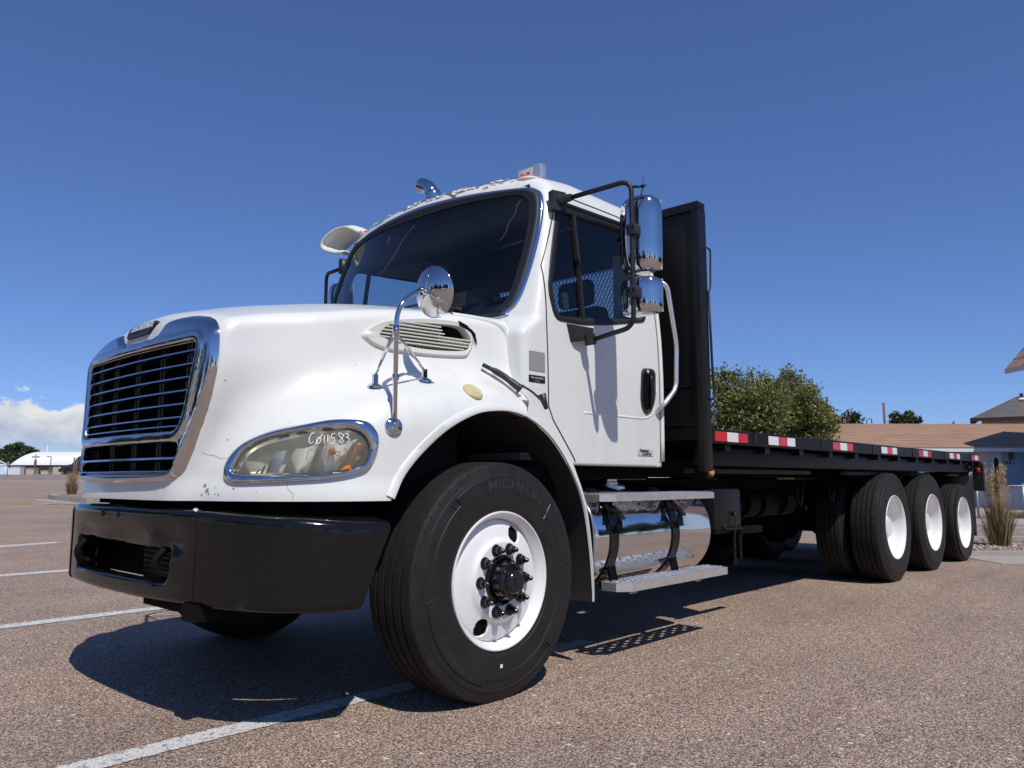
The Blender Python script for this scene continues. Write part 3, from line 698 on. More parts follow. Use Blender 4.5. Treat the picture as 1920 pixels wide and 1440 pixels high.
# headlights
for s in (-1,):
    O = on_hood(HLO2, s, -.004); c = HLO2.mean(0); n = len(HLO2)
    def ring(k): return HLO2 + (loopI - HLO2) * k
    # resample inner loop on the same parameter by angle
    an = np.unwrap(np.arctan2((HLO2 - c)[:, 1] * 2.1, (HLO2 - c)[:, 0])); ai = np.unwrap(np.arctan2((HLI2 - c)[:, 1] * 2.1, (HLI2 - c)[:, 0])); sg = np.sign(ai[-1] - ai[0])
    A = np.concatenate([ai - 2 * np.pi * sg, ai, ai + 2 * np.pi * sg]); Q = np.vstack([HLI2] * 3); od = np.argsort(A)
    loopI = np.stack([np.interp(an + 0, A[od], Q[od, k]) for k in (0, 1)], 1)
    rows = [O, on_hood(ring(.06), s, .012), on_hood(ring(.25), s, .019), on_hood(ring(.75), s, .019), on_hood(ring(.95), s, .013), on_hood(ring(1.0), s, .002), on_hood(ring(1.04), s, -.03)]
    g = G(); g.grid(np.stack([np.vstack([q, q[:1]]) for q in rows])); hl = norm_fix(g.obj('headlight', 'chrome', truck, True))
    rows = [on_hood(loopI + (c - loopI) * k, s, o_) for k, o_ in ((0., -.006), (.15, -.003), (.4, .0), (.7, .002), (.985, .002))]
    g = G(); g.grid(np.stack([np.vstack([q, q[:1]]) for q in rows])); norm_fix(g.obj('lens', 'lens_clear', hl, True))
    # bowl behind the lens
    rows = [on_hood(loopI + (c - loopI) * k, s, o_) for k, o_ in ((-.02, -.01), (.02, -.05), (.3, -.10), (.985, -.11))]
    g = G(); g.grid(np.stack([np.vstack([q, q[:1]]) for q in rows])); norm_fix(g.obj('lamp_bowl', 'lamp_bowl', hl, True))
    lo, hi = loopI.min(0), loopI.max(0); W = hi - lo
    def L2(u, v): return lo + W * [u, v]          # u runs inboard to outboard
    if HL_U @ np.array((1, -1, 0)) < 0:
        def L2(u, v): return np.array((hi[0] - W[0] * u, lo[1] + W[1] * v))
    def patch(poly, off0, off1, name, m_, nu=8):
        """curved quad patch between two side curves given in lens fractions"""
        (a0, a1), (b0, b1) = poly; rows = []
        for t in np.linspace(0, 1, nu):
            p0 = L2(*(np.array(a0) + (np.array(a1) - np.array(a0)) * t)); p1 = L2(*(np.array(b0) + (np.array(b1) - np.array(b0)) * t))
            q = np.array([p0 + (p1 - p0) * w for w in np.linspace(0, 1, 7)]); dep = off0 + (off1 - off0) * (1 - 4 * (np.linspace(0, 1, 7) - .5) ** 2)
            P = on_hood(q, s, 0.); P = P + dep[:, None] * grad(hood_f, P); rows.append(P)
        g = G(); g.grid(np.array(rows)); return norm_fix(g.obj(name, m_, hl, True))
    patch((((.24, .06), (.30, .52)), ((.34, .06), (.385, .56))), -.022, -.018, 'reflector_fin', 'aluminium')
    patch((((.37, .06), (.46, .58)), ((.56, .05), (.66, .86))), -.016, -.055, 'reflector_bowl', 'reflector', 12)
    patch((((.60, .06), (.70, .86)), ((.78, .10), (.92, .78))), -.016, -.06, 'reflector_bowl', 'reflector', 12)
    patch((((.79, .10), (.885, .70)), ((.885, .16), (.962, .66))), -.007, -.003, 'turn_signal', 'lens_amber')
    g = G(); g.sphere(on_hood(L2(.735, .52), s, -.03)[0], .017); g.obj('bulb', 'lens_amber', hl, True)
    for k in range(3):
        patch((((.15 + .045 * k, .05), (.175 + .045 * k, .13 + .1 * k)), ((.17 + .045 * k, .05), (.195 + .045 * k, .15 + .1 * k))), -.02, -.02, 'reflector_fin', 'lamp_housing', 3)
    if s < 0:
        # number chalked by hand over the lens
        strokes = [[(.600, .86), (.585, .88), (.570, .80), (.568, .70), (.580, .66), (.600, .70)],
                   [(.640, .80), (.625, .76), (.622, .69), (.635, .66), (.650, .70), (.652, .77), (.640, .80)], [(.610, .63), (.662, .86)],
                   [(.675, .83), (.678, .66)], [(.700, .85), (.703, .68)],
                   [(.752, .88), (.730, .86), (.728, .78), (.745, .79), (.752, .72), (.738, .66), (.722, .68)],
                   [(.800, .86), (.785, .89), (.776, .85), (.800, .78), (.812, .72), (.800, .68), (.788, .72), (.800, .78), (.815, .84), (.800, .86)],
                   [(.822, .86), (.840, .88), (.846, .83), (.832, .80), (.850, .78), (.853, .72), (.838, .69)]]
        g = G()
        for st in strokes:
            q = np.array([L2(u, v - .02) for u, v in smooth_path(st, 4)]); P = on_hood(q, s, .0055); g.tube(P, .0019, 5)
        g.obj('chalked_number', 'chalk', hl, True)
mirror_tree(hl, truck, skip=('chalked_number',))
# fender marker light and paint damage
P = np.array((-.10, -1.096, 1.382)); nn = grad(hood_f, P)[0]
g = G(); g.lathe([(.052, -.004), (.052, .006), (.044, .014), (.034, .014), (.030, .018), (.0, .020)], P, nn, 24); g.obj('fender_marker', 'lens_yellowed', hood, 30)
g = G(); g.lathe([(.052, -.004), (.052, .006), (.044, .014), (.034, .014), (.030, .018), (.0, .020)], P * [1, -1, 1], nn * [1, -1, 1], 24); g.obj('fender_marker', 'lens_yellowed', hood, 30)

# bead on the hood's rear edge, gap shade painted as a grey strip
HG = np.array([(-.02, 1.795), (.12, 1.793), (.22, 1.782), (.275, 1.75), (.298, 1.70), (.305, 1.6), (.306, 1.50), (.306, 1.43)])
HGs = smooth_path(HG, 5); P = hood_y(HGs[:, 0], HGs[:, 1], -1); ok = ~np.isnan(P).any(1); P = P[ok]; n_ = grad(hood_f, P)
T = np.gradient(P, axis=0); T /= np.linalg.norm(T, axis=1)[:, None] + 1e-9; S = np.cross(T, n_)
g = G(); g.grid(np.stack([P - S * .014 - n_ * .002, P - S * .007 + n_ * .011, P + S * .004 + n_ * .011, P + S * .012 - n_ * .002])); hg = norm_fix(g.obj('hood_edge_bead', 'white_paint', hood, True)); mirror_obj(hg, hood)
for sg_ in (1, -1):
    Q = P + S * .0155 * sg_ + n_ * .0008
    if Q[-1, 0] > P[-1, 0]: g = G(); g.grid(np.stack([Q - S * .0025, Q + S * .0025])); sg2 = norm_fix(g.obj('hood_gap_shade', 'liner_grey', hood, True)); mirror_obj(sg2, hood)
# rubber hood latch at the rear of the fender
L_ = np.array([(.089, -.953, 1.532), (.177, -1.005, 1.482), (.235, -1.075, 1.412)]); L_ = smooth_path(L_ + [0, -.022, .012], 6)
for s in (-1, 1):
    g = G(); g.tube(L_ * [1, -s, 1], [.011] * 4 + [.017] * 5 + [.020] * 3 + [.03], 8); lt = g.obj('hood_latch', 'black_plastic', hood, True)
    g = G(); g.tube(smooth_path(np.array([(.27, -1.055, 1.455), (.32, -1.095, 1.42), (.36, -1.13, 1.37)]) * [1, -s, 1], 5), .006, 6); g.tube(np.array([(.345, -1.14, 1.405), (.37, -1.15, 1.33)]) * [1, -s, 1], [.022, .010], 8); g.obj('latch_hook', 'black_plastic', hood, True)

# paint chips and hairline cracks on the nose
for pts in ([[-0.958, -0.945, 0.965], [-0.961, -0.947, 0.946], [-0.954, -0.959, 0.932], [-0.946, -0.97, 0.919], [-0.952, -0.966, 0.899]], [[-1.143, -0.595, 1.088], [-1.123, -0.609, 1.078], [-1.104, -0.631, 1.074], [-1.092, -0.653, 1.062], [-1.074, -0.686, 1.066]]):
    g = G(); g.tube(smooth_path(pts, 3), .0011, 4); g.obj('paint_crack', 'crack_line', hood, False)
for i, c in enumerate([[-1.132, -0.616, 0.953], [-1.13, -0.63, 0.935], [-1.114, -0.67, 0.946], [-1.118, -0.673, 0.921], [-1.141, -0.609, 0.917], [-1.128, -0.642, 0.921], [-1.069, -0.662, 1.139], [-1.107, -0.691, 1.378], [-1.112, -0.691, 0.918], [-1.082, -0.754, 0.942], [-1.02, -.84, .925], [-.97, -.90, 1.24]]):
    c = np.array(c); n_ = grad(hood_f, c)[0]; c = c - n_ * hood_f(*c) + n_ * .0012; u_ = np.cross(n_, (0, 0, 1)); u_ /= np.linalg.norm(u_); w_ = np.cross(n_, u_); r0 = .010 if i in (0, 1) else rng.uniform(.0025, .005); g = G()
    g.add([c + (u_ * math.cos(t) + w_ * math.sin(t)) * r0 * rng.uniform(.55, 1.25) for t in np.linspace(0, 2 * math.pi, 11, endpoint=False)], [tuple(range(11))]); norm_fix(g.obj('paint_chip', 'crack_line', hood, False))
# ------------------------------------------------------------------ cab
def cab_w(z): return ips(z, (.9, 1.05), (1.1, 1.058), (1.5, 1.062), (1.75, 1.058), (1.95, 1.046), (2.2, 1.018), (2.45, .982), (2.65, .945), (2.9, .89))
WS = np.array([(0, 1.80), (.78, 1.845), (.86, 1.875), (.905, 1.94), (.925, 2.08), (.930, 2.25), (.922, 2.42), (.895, 2.555), (.85, 2.608), (.76, 2.632), (.4, 2.652), (0, 2.660)])
WS = np.vstack([smooth_path(WS, 4), (smooth_path(WS, 4) * [-1, 1])[::-1][1:-1]])
DW = rpoly([(.585, 1.852), (.548, 2.0), (.70, 2.50), (1.40, 2.535), (1.43, 1.965), (.80, 1.872)], .05)     # door window opening (x, z)
RW = rpoly([(-.72, 1.98), (-.72, 2.50), (.72, 2.50), (.72, 1.98)], .06)
def ws_x(a, z): return .20 + (z - 1.84) * .335 + .20 * a * a
def cab_f(x, y, z):
    a = np.abs(y)
    side = a - cab_w(z)
    zr = 2.815 - .062 * (a / .95) ** 2 - .20 * np.clip(.95 - x, 0, 1) ** 1.3
    d = smax(side, z - zr, .16)
    fr = np.where(z > 1.8, ws_x(a, z), .275 + 0 * a)
    fr = ws_x(a, z) * sstep(z, 1.72, 1.84) + .29 * (1 - sstep(z, 1.72, 1.84))
    fr = np.maximum(fr, .29 + 0 * a) if False else fr
    d = smax(d, (fr - x) * .95, .055)
    d = smax(d, x - 1.62, .05)
    d = np.maximum(d, 1.055 - z)
    return d
def cab_shell(x, y, z):
    a = np.abs(y); d = cab_f(x, y, z)
    s = np.maximum(d, -(d + .045))
    s = np.maximum(s, -np.maximum(poly_sd(x, z, DW), .6 - a))
    s = np.maximum(s, -np.maximum(poly_sd(y, z, WS), x - .85))
    s = np.maximum(s, -np.maximum(poly_sd(y, z, RW), 1.45 - x))
    s = np.maximum(s, -np.maximum(poly_sd(x, z, ARCH_POLY) - .012, .5 - a))
    return s
CP, CF = surfnet(cab_shell, (.13, -1.10, 1.03), (1.66, 1.10, 2.88), .0165)
CP[CP[:, 2] < 1.066, 2] = 1.055
cc_ = CP[CF].mean(1)
DOOR = smooth_path([(.505, 2.13), (.487, 1.85), (.488, 1.60), (.492, 1.36)], 6).tolist() + smooth_path([(.53, 1.29), (.62, 1.19), (.70, 1.10), (.735, 1.052)], 5).tolist() + [(1.54, 1.052), (1.575, 1.09), (1.578, 1.8), (1.572, 2.3), (1.55, 2.52), (1.50, 2.60), (1.30, 2.618), (.76, 2.605), (.69, 2.56), (.655, 2.50)]
DOOR = np.array(DOOR)
isd = (poly_sd(cc_[:, 0], cc_[:, 2], DOOR) < 0) & (np.abs(cc_[:, 1]) > .80) & (np.abs(cc_[:, 1]) > cab_w(cc_[:, 2]) - .12)
isr = (cc_[:, 2] > 2.66)
v_, f_ = submesh(CP, CF, ~isd & ~isr); cab = mesh('cab', v_, f_, 'white_paint', truck, True)
v_, f_ = submesh(CP, CF, isr); roof = mesh('roof', v_, f_, 'white_paint', truck, True)
doors = {}
for s in (-1, 1):
    v_, f_ = submesh(CP, CF, isd & (np.sign(cc_[:, 1]) == s)); doors[s] = mesh('door', v_, f_, 'white_paint', truck, True)
def side_pt(x, z, s=-1, off=0.):
    x = np.atleast_1d(np.asarray(x, float)); z = np.broadcast_to(np.asarray(z, float), x.shape)
    o = np.stack([x, np.full(x.shape, -1.5), z], 1); P = cast(cab_f, o, np.tile((0, 1., 0), (len(x), 1)), .3, 1.0, 90)
    P = P + off * grad(cab_f, P); return P if s < 0 else P * [1, -1, 1]
def strip(P, w, n_=None, name='gap', m_='seal', par=None, th=.002):
    """flat dark band of width w following P on a skin, with normals n_"""
    T = np.gradient(P, axis=0); T /= np.linalg.norm(T, axis=1)[:, None] + 1e-9; S = np.cross(T, n_); S /= np.linalg.norm(S, axis=1)[:, None]
    g = G(); g.grid(np.stack([P - S * w / 2 - n_ * .006, P - S * w / 2 + n_ * th, P + S * w / 2 + n_ * th, P + S * w / 2 - n_ * .006])); return norm_fix(g.obj(name, m_, par, 30))
for s in (-1, 1):
    dr = doors[s]
    D = DOOR[(DOOR[:, 1] > 1.06)]; i0 = np.argmin(np.abs(D - [.735, 1.052]).sum(1))
    Dp = np.vstack([DOOR, DOOR[:1]]); Dp = np.vstack([a_ + (b_ - a_) * t for a_, b_ in zip(Dp, Dp[1:]) for t in np.linspace(0, 1, 4, endpoint=False)])
    ok = Dp[:, 1] > 1.075; k0 = np.argmax(~ok); Dp = np.roll(Dp, -k0, 0); Dp = Dp[Dp[:, 1] > 1.075]
    P = side_pt(Dp[:, 0], Dp[:, 1], s); ok = ~np.isnan(P).any(1); P = P[ok]; n_ = grad(cab_f, P); strip(P, .007, n_, 'door_gap', 'seal', dr)
    # window glass, rubber and divider
    Wp = np.vstack([a_ + (b_ - a_) * t for a_, b_ in zip(DW, np.roll(DW, -1, 0)) for t in np.linspace(0, 1, 3, endpoint=False)])
    def yw(x, z, off): return s * (cab_w(np.asarray(z)) - off)
    g = G(); c = Wp.mean(0); rows = []
    for k, off in ((-.040, .002), (-.034, -.006), (-.012, -.008), (.004, .001), (.014, .022)):
        q = Wp + (c - Wp) / np.linalg.norm(c - Wp, axis=1)[:, None] * k; rows.append(np.column_stack([q[:, 0], yw(q[:, 0], q[:, 1], off), q[:, 1]]))
    g.grid(np.stack([np.vstack([q, q[:1]]) for q in rows])); norm_fix(g.obj('window_seal', 'seal', dr, 40))
    q0 = Wp + (c - Wp) / np.linalg.norm(c - Wp, axis=1)[:, None] * -.006; g = G(); rows = [np.column_stack([(q0 + (c - q0) * k)[:, 0], yw(0, (q0 + (c - q0) * k)[:, 1], .016), (q0 + (c - q0) * k)[:, 1]]) for k in (0, .25, .5, .75, .99)]
    g.grid(np.stack([np.vstack([q, q[:1]]) for q in rows])); norm_fix(g.obj('window_glass', 'side_glass', dr, True))
    P = np.array([(.835, yw(0, 2.505, .006), 2.505), (.825, yw(0, 2.2, .006), 2.2), (.812, yw(0, 1.87, .006), 1.87)]); g = G()
    for a_, b_ in zip(P, P[1:]): g.obox((a_ + b_) / 2, (b_ - a_, (1, 0, 0), (0, 1, 0)), (np.linalg.norm(b_ - a_) / 2, .013, .010))
    g.obj('window_divider', 'seal', dr, 30)
    # top drip moulding over the window
    xs = np.linspace(.70, 1.44, 14); P = side_pt(xs, 2.545 + .03 * (xs - .7) / .74, s, .004); g = G(); g.tube(P, .014, 8); g.obj('drip_rail', 'seal', dr, True)
    # recessed handle
    H = rpoly([(1.375, 1.655), (1.525, 1.665), (1.52, 1.47), (1.455, 1.375), (1.385, 1.375), (1.355, 1.45)], .045, 6); hc = H.mean(0); rows = []
    for k, off in ((0, .001), (.03, .010), (.13, .010), (.22, -.004)):
        q = H + (hc - H) * k; P = side_pt(q[:, 0], q[:, 1], s, off); rows.append(P)
    g = G(); g.grid(np.stack([np.vstack([q, q[:1]]) for q in rows])); hd = norm_fix(g.obj('door_handle', 'black_plastic', dr, 40))
    q = H + (hc - H) * .2; P = side_pt(q[:, 0], q[:, 1], s, .0015); g = G(); g.add(P, [tuple(range(len(P)))]); norm_fix(g.obj('handle_recess', 'dark_void', dr, False))
    P = side_pt(np.linspace(1.468, 1.462, 8), np.linspace(1.625, 1.40, 8), s, .006); P[:, 1] += s * .012 * np.sin(np.linspace(0, np.pi, 8)); g = G(); g.tube(P, [.010, .016, .018, .019, .019, .018, .016, .008], 8); g.obj('handle_grip', 'lug_black', dr, True)
    P = side_pt(1.432, 1.638, s, .010)[0]; g = G(); g.lathe([(.011, 0), (.011, .004), (0, .005)], P, (0, s, 0), 14); g.obj('lock', 'print_silver', dr, 30)
    # pressed line low on the door
    xs = np.linspace(.80, 1.50, 20); zs = np.r_[np.full(16, 1.345), 1.347, 1.352, 1.365, 1.385]; g = G(); g.tube(side_pt(xs, zs, s, -.005), .0085, 8); g.obj('door_crease', 'white_paint', dr, True)
    # rear corner trim of the cab
    g = G(); zs = np.linspace(1.09, 2.5, 12); P = np.column_stack([np.full(12, 1.60), s * (cab_w(zs) - .004), zs]); g.tube(P, .018, 8); g.obj('cab_corner', 'white_paint', cab, True)
# small mechanical badges on the cowl side and the door
def decal(par, name, x0, x1, z0, z1, m_, off=.0025, fn=None):
    fn = fn or (lambda x, z: side_pt(x, z, -1, off)); xs = np.linspace(x0, x1, 5); g = G(); V = np.stack([fn(xs, np.full(5, zz)) for zz in np.linspace(z0, z1, 3)]); g.grid(V); return norm_fix(g.obj(name, m_, par, False))
decal(cab, 'sticker', .338, .462, 1.535, 1.637, 'grey_sticker')
decal(cab, 'service_sticker', .335, .462, 1.475, 1.512, 'black_sticker')
def side_text(par, name, s_, size, cx, cz, m_, off=.0035, stretch=1., bold=0.):
    v, f = text_mesh(s_, size, .0004, bold); P = side_pt(cx + v[:, 0] * stretch, cz + v[:, 1], -1, off); P[:, 1] -= v[:, 2]; return mesh(name, P, f, m_, par)
side_text(cab, 'service_lettering', 'Mercedes-Benz', .0165, .3985, 1.499, 'print_silver', stretch=.98)
side_text(cab, 'service_lettering', 'S E R V I C E', .0075, .3985, 1.483, 'print_silver')
decal(doors[-1], 'door_badge', 1.327, 1.487, 1.122, 1.160, 'print_silver', .0045)
side_text(doors[-1], 'badge_lettering', 'Business', .026, 1.390, 1.1515, 'black_sticker', .006, 1.05, .0005)
side_text(doors[-1], 'badge_lettering', 'CLASS M2', .020, 1.412, 1.1315, 'black_sticker', .006, 1.1, .0005)

# windshield
def ws_pt(y, z, off=0.):
    y = np.asarray(y, float); z = np.asarray(z, float); P = np.stack([ws_x(np.abs(y), z), y, z], -1); n_ = np.stack([np.full(y.shape, -1.), .4 * y, np.full(y.shape, .335)], -1); n_ /= np.linalg.norm(n_, axis=-1)[..., None]
    return P + n_ * off
wc_ = np.array((0, 2.25)); rows = [ws_pt(*(WS + (wc_ - WS) * k).T, -.004) for k in np.linspace(-.012, .995, 14)]
g = G(); g.grid(np.stack([np.vstack([q, q[:1]]) for q in rows])); windshield = norm_fix(g.obj('windshield', 'windshield_glass', truck, True))
rows = []
for k, off in ((-.034, -.014), (-.033, .004), (-.022, .010), (-.006, .009), (.002, .004), (.003, -.006)):
    d_ = (wc_ - WS); d_ = d_ / np.linalg.norm(d_, axis=1)[:, None]; rows.append(ws_pt(*(WS + d_ * k).T, off))
g = G(); g.grid(np.stack([np.vstack([q, q[:1]]) for q in rows])); norm_fix(g.obj('windshield_trim', 'chrome', windshield, True))
rows = []
for k, off in ((-.008, .008), (-.004, .012), (.018, .008), (.030, .0005), (.045, .0)):
    rows.append(ws_pt(*(WS + d_ * k).T, off))
g = G(); g.grid(np.stack([np.vstack([q, q[:1]]) for q in rows])); norm_fix(g.obj('windshield_seal', 'seal', windshield, True))
# cracks in the glass, wipers, sticker
g = G(); t_ = np.linspace(0, 1, 16); g.tube(ws_pt(-.02 + .30 * t_ + .015 * np.sin(9 * t_), 2.56 - .42 * t_, .003), .0007, 4); g.obj('glass_crack', 'grey_sticker', windshield, True)
g = G(); g.tube(ws_pt(-.80 + .06 * t_ + .006 * np.sin(14 * t_), 2.56 - .25 * t_, .003), .0006, 4); g.obj('glass_crack', 'grey_sticker', windshield, True)
g = G(); V = np.stack([ws_pt(np.linspace(.24, .26, 3), np.full(3, zz), -.008) for zz in (2.50, 2.56)]); g.grid(V); g.obj('inspection_sticker', 'sticker_green', windshield, False)
for y0 in (-.62, .25):
    g = G(); P = ws_pt(y0 + .62 * t_, 1.90 + .035 * t_ + .05 * np.sin(np.pi * t_), .022); g.tube(P, .007, 6); g.obj('wiper', 'black_satin', windshield, True)

# cab interior
inside = G(); inside.box((.42, -.93, 1.08), (1.56, .93, 1.12)); inside.obj('cab_floor', 'dash', truck, False)
g = G(); V = []
for y in np.linspace(-.95, .95, 21):
    hm = math.exp(-((y + .60) / .30) ** 4); V.append([(.30 + .18 * y * y, y, 1.80), (.38 + .17 * y * y, y, 1.87 + .02 * hm), (.55, y, 1.90 + .10 * hm), (.66, y, 1.88 + .16 * hm), (.72, y, 1.72 + .2 * hm), (.68, y, 1.3)])
g.grid(np.array(V)); norm_fix(g.obj('dashboard', 'dash', truck, True))
g = G(); g.lathe([(.0, .0), (.085, .0), (.09, -.008), (.095, 0)], (.575, -.62, 2.012), (-.42, 0, .90), 24); g.obj('dash_speaker', 'seat_fabric', truck, 30)
V = np.array([[(x, y, 2.74 - .07 * (y / .95) ** 2 - .18 * max(0, .95 - x) ** 1.3) for y in np.linspace(-.90, .90, 13)] for x in np.linspace(.64, 1.54, 10)]); g = G(); g.grid(V); g.obj('headliner', 'headliner', truck, True)
g = G(); V = np.array([[(x, y, z) for x, z in ((.60, 2.66), (.66, 2.52), (.74, 2.46), (.80, 2.50), (.82, 2.64))] for y in np.linspace(-.84, .84, 9)]); g.grid(V); g.obj('overhead_console', 'headliner', truck, True)
g = G(); g.box((1.545, -.95, 1.1), (1.565, .95, 2.02)); g.box((1.545, -.95, 2.46), (1.565, .95, 2.72)); g.obj('rear_panel', 'seat_fabric', truck, False)
for y in (-.52, .52):
    st = empty('seat', (1.15, y, 1.12), truck)
    g = G(); g.box((-.28, -.25, .30), (.26, .25, .44), .05); g.box((.20, -.25, .40), (.34, .25, .98), .05); g.box((.24, -.14, 1.0), (.33, .14, 1.18), .04); g.obj('seat_cushion', 'seat_fabric', st, 40)
    g = G(); g.box((-.22, -.2, 0), (.24, .2, .31)); g.obj('seat_base', 'black_plastic', st, False)
t2 = np.linspace(0, 2 * np.pi, 36, endpoint=False); ax_ = Vector((-.55, 0, .83)); u_ = np.array((0, 1., 0)); w_ = np.array(ax_.cross(Vector((0, 1, 0))).normalized())
c_ = np.array((.80, -.52, 1.94)); g = G(); g.tube([c_ + .23 * (u_ * math.cos(a_) + w_ * math.sin(a_)) for a_ in t2], .016, 8, closed=True); sw = g.obj('steering_wheel', 'black_plastic', truck, True)
g = G(); g.tube([c_ - u_ * .22, c_, c_ + u_ * .22], .014, 6); g.tube([c_, c_ + w_ * .22], .014, 6); g.tube([c_, c_ - np.array(ax_) * .35], .03, 8); g.obj('spokes', 'black_plastic', sw, True)
# rear window: glass, then an expanded-metal guard behind the cab
g = G(); g.add([(1.60, y, z) for y, z in RW], [tuple(range(len(RW)))]); rwo = g.obj('rear_window', 'side_glass', truck, False)
# sticker column inside the quarter glass
for i in range(6):
    z = 1.915 + i * .016; decal(doors[-1], 'window_sticker', .665 - .004 * i * 0, .715, z, z + .014, 'sticker_green', 0, lambda x, zz: np.column_stack([x, -(cab_w(zz) - .020), zz]))
    if i in (2, 3, 4): decal(doors[-1], 'window_sticker', .640, .664, z, z + .014, 'sticker_red', 0, lambda x, zz: np.column_stack([x, -(cab_w(zz) - .020), zz]))

# roof furniture
def roof_pt(x, y):
    o = np.array([[x, y, 3.2]]); return cast(cab_f, o, np.array([[0, 0, -1.]]), 0, 1.2, 200)[0]
for y in (-.76, -.31, 0, .31, .76):
    x = .65 - .05 * (1 - (y / .76) ** 2); P = roof_pt(x, y); ml = empty('marker_light', P, roof)
    g = G(); g.sphere((0, 0, -.010), 1, 14, 8, (.035, .055, .028)); g.obj('lens', 'marker_orange', ml, True)
    g = G(); g.sphere((.03, 0, -.016), 1, 14, 6, (.075, .085, .022)); g.obj('lamp_base', 'old_white', ml, True)
# paint flaking off along the roof's front edge
for m_, nm_, nf, hh in (('old_white', 'paint_flakes', 80, .010), ('bare_patch', 'bare_patches', 40, .003)):
    g = G()
    for i in range(nf):
        y = rng.uniform(-.72, .78); xe = ws_x(abs(y), 2.70) + rng.uniform(.005, .05); P = roof_pt(xe, y)
        if np.isnan(P).any(): continue
        n_ = grad(cab_f, P)[0]; u_ = np.cross(n_, (1, 0, 0)); u_ /= np.linalg.norm(u_); w_ = np.cross(n_, u_); r0 = rng.uniform(.006, .022); k_ = rng.randint(5, 7)
        pts = [P + n_ * (.002 + hh * rng.random() * (i % 2)) + (u_ * math.cos(t) * 1.5 + w_ * math.sin(t)) * r0 * rng.uniform(.5, 1.2) for t in np.linspace(0, 2 * math.pi, k_, endpoint=False)]; g.add(pts, [tuple(range(k_))])
    q = norm_fix(g.obj(nm_, m_, roof, False)); q['kind'] = 'stuff'
for (y0, y1, x0, x1, h_) in ((-.835, -.645, .70, .76, .055), (.31, .50, .68, .75, .03)):
    P = roof_pt((x0 + x1) / 2, (y0 + y1) / 2); rl = empty('roof_lamp', P, roof)
    g = G(); g.box((x0 - P[0] - .0, y0 - P[1], -.02), (x1 - P[0], y1 - P[1], h_ + .02), .012); g.obj('lamp_body', 'aluminium', rl, 40)
    g = G(); g.box((x0 - P[0] - .004, y0 - P[1] + .06, .0), (x0 - P[0] + .004, y1 - P[1] - .02, h_ + .005), .003); g.obj('lamp_plate', 'print_silver', rl, 40)
    for yy in (y0 - P[1] + .09, y1 - P[1] - .05):
        g = G(); g.lathe([(.009, 0), (.008, .004), (0, .005)], (x0 - P[0] - .003, yy, h_ * .5), (-1, 0, 0), 10); g.obj('screw', 'black_satin', rl, True)
# exhaust stack behind the cab, passenger side
ex = empty('exhaust_stack', (1.74, 1.28, 1.10), truck)
pth = smooth_path([(0, 0, 0), (0, 0, 1.0), (0, 0, 2.26), (.0, .02, 2.36), (-.005, .065, 2.43), (-.01, .15, 2.475)], 6)
g = G(); g.tube(pth, .066, 24, cap=False); g.tube(pth[::-1], .059, 24, cap=False); g.obj('pipe', 'chrome', ex, True)
g = G(); g.cyl((0, 0, .1), (0, 0, 1.0), .11, 24); g.obj('heat_shield', 'aluminium', ex, 40)
g = G(); g.box((-.03, -.30, .6), (.03, 0, .66)); g.obj('stack_bracket', 'black_satin', ex, False)
# white look-down visor shell over the passenger door
lv = empty('lookdown_mirror', (.69, .98, 2.73), truck)
bandp = smooth_path([(.02, -.10, .05), (.01, -.02, .095), (0, .07, .085), (-.03, .15, .03), (-.06, .165, -.03), (-.07, .08, -.075), (-.06, .0, -.09)], 5); V = []
for i_, q in enumerate(bandp):
    t = i_ / (len(bandp) - 1); wd = .05 + .075 * math.sin(math.pi * min(1, t * 1.15)); V.append([q + np.array((-wd, 0, -.02)), q + np.array((-wd * .3, 0, .004)), q + np.array((wd * .5, 0, .006)), q + np.array((wd, 0, -.01))])
g = G(); g.grid(np.array(V)); vs_ = g.obj('visor_shell', 'old_white', lv, True); md = vs_.modifiers.new('s', 'SOLIDIFY'); md.thickness = .012
g = G(); g.tube([(.02, -.12, .03), (.01, -.06, .075)], .02, 8); g.obj('visor_foot', 'old_white', lv, True)
# ------------------------------------------------------------------ bumper
B_OPEN = rpoly([(-.505, .70), (-.495, .562), (.495, .562), (.505, .715)], .045, 5)
def bump_f(x, y, z):
    a = np.abs(y); u = np.maximum(-.45 - x, 0) / .785
    g = (u ** 3 + (a / 1.19) ** 3 + 1e-9) ** (1 / 3)
    dent = .020 * np.exp(-((y + .10) / .22) ** 2 - ((z - .72) / .05) ** 2) + .016 * np.exp(-((y + .50) / .12) ** 2 - ((z - .74) / .06) ** 2) - .010 * np.exp(-((y + .36) / .05) ** 2 - ((z - .745) / .03) ** 2) + .012 * np.exp(-((y - .35) / .15) ** 2 - ((z - .74) / .04) ** 2) + .012 * np.exp(-((a - .66) / .02) ** 2) * 0
    out = (g - 1) + dent
    top = z - ip(a, (0, .866), (.7, .860), (1.05, .838), (1.2, .815)); bot = ip(a, (0, .488), (.7, .492), (1.2, .478)) - z
    d = smax(out, top, .034); d = smax(d, bot, .03)
    d = np.maximum(d, -(g - .90))                                   # hollow behind
    d = smax(d, x - (-.615 - .42 * np.maximum(.80 - z, 0)), .03)
    d = np.maximum(d, x + .55)
    return np.maximum(d, -poly_sd(y, z, B_OPEN) - 0 * x) if True else d
BP, BF = surfnet(bump_f, (-1.28, -1.22, .45), (-.56, 1.22, .90), .0135)
bc = BP[BF].mean(1); bumper = empty('bumper', (-1.0, 0, .47), truck)
def rel(P, e): return P - np.array(e.location)
v_, f_ = submesh(BP, BF, np.abs(bc[:, 1]) < .672); mesh('bumper_centre', rel(v_, bumper), f_, 'black_paint', bumper, True)
